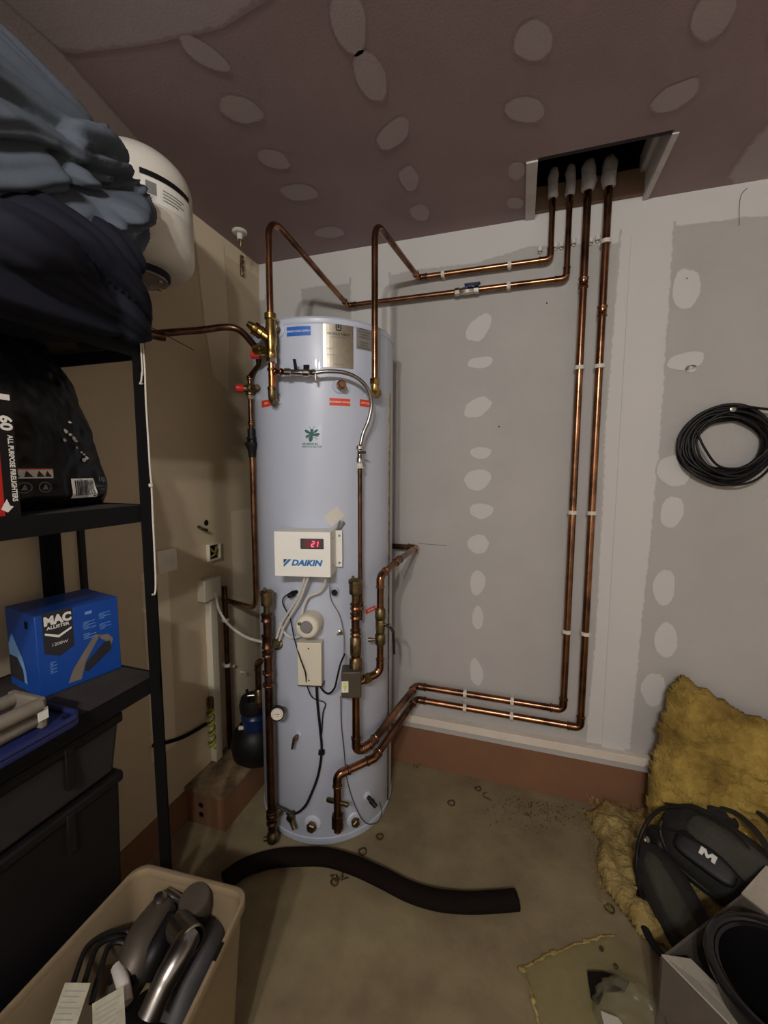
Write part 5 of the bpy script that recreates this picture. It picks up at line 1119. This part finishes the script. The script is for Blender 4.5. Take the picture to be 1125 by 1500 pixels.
# fringe tufts on the edges
random.seed(21)
bm = nb()
for k in range(420):
    if k % 2: b0 = V((.315+random.random()*.25, 1.80+random.uniform(-.03, .03), .04)); d = V((random.uniform(-1, .3), random.uniform(-.2, 1), random.uniform(.1, 1)))
    else: b0 = V((.31+random.uniform(-.02, .02), 1.36+random.random()*.42, .02)); d = V((random.uniform(-1, .1), random.uniform(-.5, .5), random.uniform(.0, .8)))
    d.normalize(); l = random.uniform(.006, .022); tube(bm, [b0, b0+d*l*.5+V((0, 0, .002)), b0+d*l+V((random.uniform(-.004, .004), 0, -.002))], [.0008, .0007, .0003], 4)
fr_ = obj('wool_fringe', bm, 'wool_pale', wl2); fr_['kind'] = 'stuff'
ps = thing('plastic_sheet', 'clear plastic sheet with crumpled pale edge flat on floor at bottom', 'sheet', PZ(850, 1440))
bm = nb(); poly(bm, [PZ(x, y, .001) for x, y in ((762, 1418), (795, 1402), (830, 1392), (862, 1378), (905, 1372), (960, 1470), (980, 1530), (800, 1530), (785, 1480), (772, 1440))], .0015, (0, 0, 1)); obj('film_sheet', bm, 'film_thin', ps)
random.seed(31)
for L_ in (((760, 1420), (778, 1412), (800, 1400), (822, 1392), (840, 1384), (862, 1378), (880, 1372), (902, 1370)), ((766, 1418), (772, 1436), (778, 1455), (784, 1478), (792, 1505))):
    pp = smoothc([PZ(x, y, .004+random.uniform(0, .004)) for x, y in L_], 8)
    pp = [p+V((noise.noise(p*90), noise.noise(p*90+V((5, 0, 0))), 0))*.004 for p in pp]
    bm = nb(); tube(bm, pp, [.0022+.0045*abs(noise.noise(p*38))+(.004 if i % 19 < 3 else 0) for i, p in enumerate(pp)], 7, flat=.5); obj('crumpled_edge', bm, 'wool_pale', ps, angle=180)
# black bag / helmet like item with M mark
def blob(name, m, c, ax, sizes, parent, p=2.4, seed=0, amp=.01, nu=48, nv=28, sc_=6):
    F = Fr(c, *ax); bm = nb(); rows = []
    for j in range(1, nv):
        ph = -math.pi/2+math.pi*j/nv; row = []
        for i in range(nu):
            th = 2*math.pi*i/nu; pw = lambda v, e: math.copysign(abs(v)**e, v)
            x, y, z = pw(math.cos(ph), 2/p)*pw(math.cos(th), 2/p), pw(math.cos(ph), 2/p)*pw(math.sin(th), 2/p), pw(math.sin(ph), 2/p)
            n = 1+amp*noise.noise(V((x*sc_*.3, y*sc_*.3, z*sc_*.3+seed)))*8; row.append(bm.verts.new(F.p(x*sizes[0]*n, y*sizes[1]*n, z*sizes[2]*n)))
        rows.append(row)
    for a, b in zip(rows, rows[1:]):
        for k in range(nu): bm.faces.new((a[k], a[(k+1) % nu], b[(k+1) % nu], b[k]))
    bm.faces.new(rows[0][::-1]); bm.faces.new(rows[-1]); return obj(name, bm, m, parent, angle=60)
mc = PZ(1052, 1255, .16)
mbag = thing('work_bag', 'black work bag with pale M mark and looped cord by yellow wool', 'bag', (mc.x, mc.y, 0))
n_ = (V((0, 0, CAMZ))-mc).normalized(); nn = (n_+V((-.05, -.1, .35))).normalized(); uu = V((.80, -.42, -.25)); uu = (uu-nn*uu.dot(nn)).normalized(); vv_ = nn.cross(uu)
blob('bag_body', 'bag_cloth', mc-nn*.03, (uu, vv_, nn), (.165, .115, .07), mbag, 2.5, 1, .010)
blob('front_flap', 'bag_grey', mc+nn*.022+uu*.02+vv_*.03, (uu, vv_, nn), (.115, .055, .032), mbag, 3.2, 2, .010)
Fm = Fr(mc+nn*.048-uu*.02-vv_*.012, uu, vv_, nn); blob('logo_panel', 'black', Fm.o-nn*.016+uu*-.005-vv_*.02, (uu, vv_, nn), (.085, .038, .018), mbag, 4, 3, 0)
MF = Fr(Fm.o+nn*.004-vv_*.012, (uu*.9+vv_*.0), vv_, nn)
def f(b):
    G = lambda x, y, n: MF.p(x, y, n)
    poly(b, [G(x, y, 0) for x, y in ((-.022, -.010), (-.022, .013), (-.008, .013), (0, .002), (.008, .013), (.022, .013), (.022, -.010), (.012, -.010), (.010, .002), (.002, -.008), (-.002, -.008), (-.010, .002), (-.012, -.010))], .002, nn)
dk('emblem', 'print_white', f, mbag)
seam = [Fm.p(math.cos(a)*.14, math.sin(a)*.095-.0, -.045) for a in [k*math.pi/20 for k in range(20, 41)]]
bm = nb(); tube(bm, seam, .004, 8); obj('piping', bm, 'bag_grey', mbag)
blob('top_pouch', 'bag_cloth', PZ(1045, 1190, .19), ((1, .1, -.1), (0, 1, 0), (0, 0, 1)), (.085, .05, .045), mbag, 2.4, 5, .006)
blob('side_pouch', 'black', PZ(970, 1235, .09), ((1, .2, 0), (-.2, 1, 0), (0, 0, 1)), (.05, .05, .045), mbag, 2.6, 8, .006)
bm = nb(); tube(bm, smoothc([PZ(1000, 1182, .23), PZ(975, 1183, .23), PZ(955, 1195, .22), PZ(940, 1220, .18), PZ(933, 1250, .12), PZ(935, 1290, .06), PZ(945, 1330, .03)], 8), .0065, 10); obj('cord', bm, 'black', mbag)
bm = nb(); tube(bm, smoothc([PZ(1035, 1180, .23), PZ(1075, 1190, .24), PZ(1105, 1215, .24), PZ(1130, 1250, .22)], 8), .012, 10, flat=.4); tube(bm, smoothc([PZ(1085, 1182, .24), PZ(1110, 1190, .25), PZ(1140, 1215, .25)], 8), .007, 10); obj('strap', bm, 'bag_cloth', mbag)
for a0_, sgn in ((.35, 1), (-.55, 1)):
    bm = nb(); tube(bm, smoothc([Fm.p(-.15, .02+a0_*.1, -.03), Fm.p(-.08, .05+a0_*.1, .0), Fm.p(.02, .06+a0_*.1, .012), Fm.p(.12, .03+a0_*.1, -.01)]), .007, 8, flat=.4); obj('strap', bm, 'black', mbag)
bm = nb(); lathe(bm, [(.008, -.003), (.011, 0), (.008, .003)], PZ(948, 1230, .16), (.4, -.6, .6), 16); obj('buckle', bm, 'steel', mbag)
blob('right_pouch', 'bag_cloth', PZ(1125, 1290, .15), ((1, .2, 0), (-.2, 1, 0), (0, 0, 1)), (.06, .06, .06), mbag, 2.4, 12, .008)
pd = PZ(985, 1320, .06); kp = thing('knee_pad', 'long black padded sleeve lying below the black work bag', 'pad', (pd.x, pd.y, 0))
n_ = V((-.1, -.35, .9)).normalized(); uu = V((.28, -.95, 0)); uu = (uu-n_*uu.dot(n_)).normalized(); vv_ = n_.cross(uu)
blob('pad_shell', 'bag_cloth', pd, (uu, vv_, n_), (.16, .075, .05), kp, 2.3, 4, .014)
blob('pad_lining', 'bag_grey', pd+n_*.03+vv_*-.01+uu*-.0, (uu, vv_, n_), (.12, .04, .028), kp, 2.3, 6, .014)
bm = nb(); tube(bm, smoothc([PZ(935, 1300, .03), PZ(938, 1340, .02), PZ(955, 1380, .02), (PZ(975, 1405, .02))]), .012, 10, flat=.5); obj('strap', bm, 'black', kp)
# grey open box with black bucket
bxh = .20
g = thing('open_carton', 'open grey-white carton at bottom right holding a black bucket', 'box', (.62, 1.1, 0))
A1 = PZ(967, 1402, bxh); A2 = PZ(1086, 1310, bxh); e1 = (A2-A1); e2 = V((e1.y, -e1.x, 0)).normalized()*.34; e1n = e1.normalized()
def wallp(p, q, name, m, th=.006, inward=None):
    bm = nb(); d = (V(q)-V(p)).normalized(); n = V((d.y, -d.x, 0)); F = Fr((p[0], p[1], 0), d, (0, 0, 1), n); box(bm, (0, .0, 0), ((V(q)-V(p)).length, bxh, th), F); return obj(name, bm, m, g, smooth=False)
wallp(A1, A2, 'far_side', 'card'); wallp(A1+e2, A1, 'left_side', 'card'); wallp(A2, A2+e2, 'right_side', 'card'); wallp(A2+e2, A1+e2, 'near_side', 'card')
bm = nb(); poly(bm, [V((p.x, p.y, .003)) for p in (A1, A2, A2+e2, A1+e2)], .004, (0, 0, 1)); obj('bottom', bm, 'card', g)
e2n = e2.normalized(); th_ = V((0, 0, 1))
bm = nb(); poly(bm, [A1+e1n*.006, A1+e1n*.075+e2n*.03-V((0, 0, .015)), A1+e1n*.085+e2n*.16-V((0, 0, .03)), A1+e2n*.22+e1n*.006], .005, (0, 0, 1)); fl_ = obj('flap', bm, 'polystyrene', g); fl_['label'] = 'pale inner flap folded in'
bm = nb(); poly(bm, [A2+e1n*.0, A2+e1n*.13+V((0, 0, .03)), A2+e1n*.13+e2n*.2+V((0, 0, .03)), A2+e2n*.2], .005, (0, 0, 1)); fl_ = obj('flap', bm, 'polystyrene', g); fl_['label'] = 'pale outer flap folded out'
bc_ = A1+(A2-A1)*.42+e2*.56; bk = thing('black_bucket', 'shiny black round bucket inside the grey-white carton', 'bucket', (bc_.x, bc_.y, .01))
bm = nb(); lathe(bm, [(0, .012), (.10, .012), (.138, .235), (.146, .24), (.146, .26), (.138, .264), (.130, .26), (.095, .03), (0, .028)], (bc_.x, bc_.y, 0), seg=56); obj('bucket_body', bm, 'black_gloss', bk)
bm = nb(); tube(bm, [V((bc_.x+math.cos(a)*.148, bc_.y+math.sin(a)*.148, .262)) for a in [k*math.pi/28 for k in range(56)]], .012, 10, closed=True); obj('rim', bm, 'black_gloss', bk)
# bits at the bottom edge
q = PZ(900, 1445, .01); s = thing('black_bracket', 'black plastic L-shaped bracket on floor at the bottom edge', 'bracket', q)
bm = nb(); poly(bm, [PZ(x, y, .012) for x, y in ((860, 1427), (885, 1428), (922, 1442), (915, 1455), (885, 1455), (880, 1468), (876, 1475), (866, 1465))], .012, (0, 0, 1)); obj('plate', bm, 'black_matte', s, bevel=.003)
q = PZ(925, 1490, .04); s = thing('plastic_packet', 'clear crumpled plastic packet at the bottom edge left of carton', 'packet', q)
bmx = blob('film', 'film', q, ((1, .2, 0), (-.2, 1, 0), (0, 0, 1)), (.085, .075, .045), s, 2.2, 3, .02, sc_=14)
bm = nb(); poly(bm, [PZ(x, y, .02) for x, y in ((880, 1482), (905, 1492), (925, 1520), (890, 1530))], .003, (0, 0, 1)); obj('paper_insert', bm, 'white', s)
for x, y in ((881, 1390), (902, 1416)):
    c_ = PZ(x, y, .003); bm = nb(); lathe(bm, [(.006, -.003), (.007, .002), (.004, .005), (0, .006)], c_, (0, 0, 1), 9); tag(obj('grit', bm, 'dirt'), 'small dark lump of grit on the floor left of the carton' if y < 1400 else 'rusty washer-like lump on floor nearest the black bracket', 'debris')
for o in bpy.data.objects:
    if o.name.startswith('plate_print'): o['kind'] = 'stuff'
    if 'wo' in o: del o['wo']
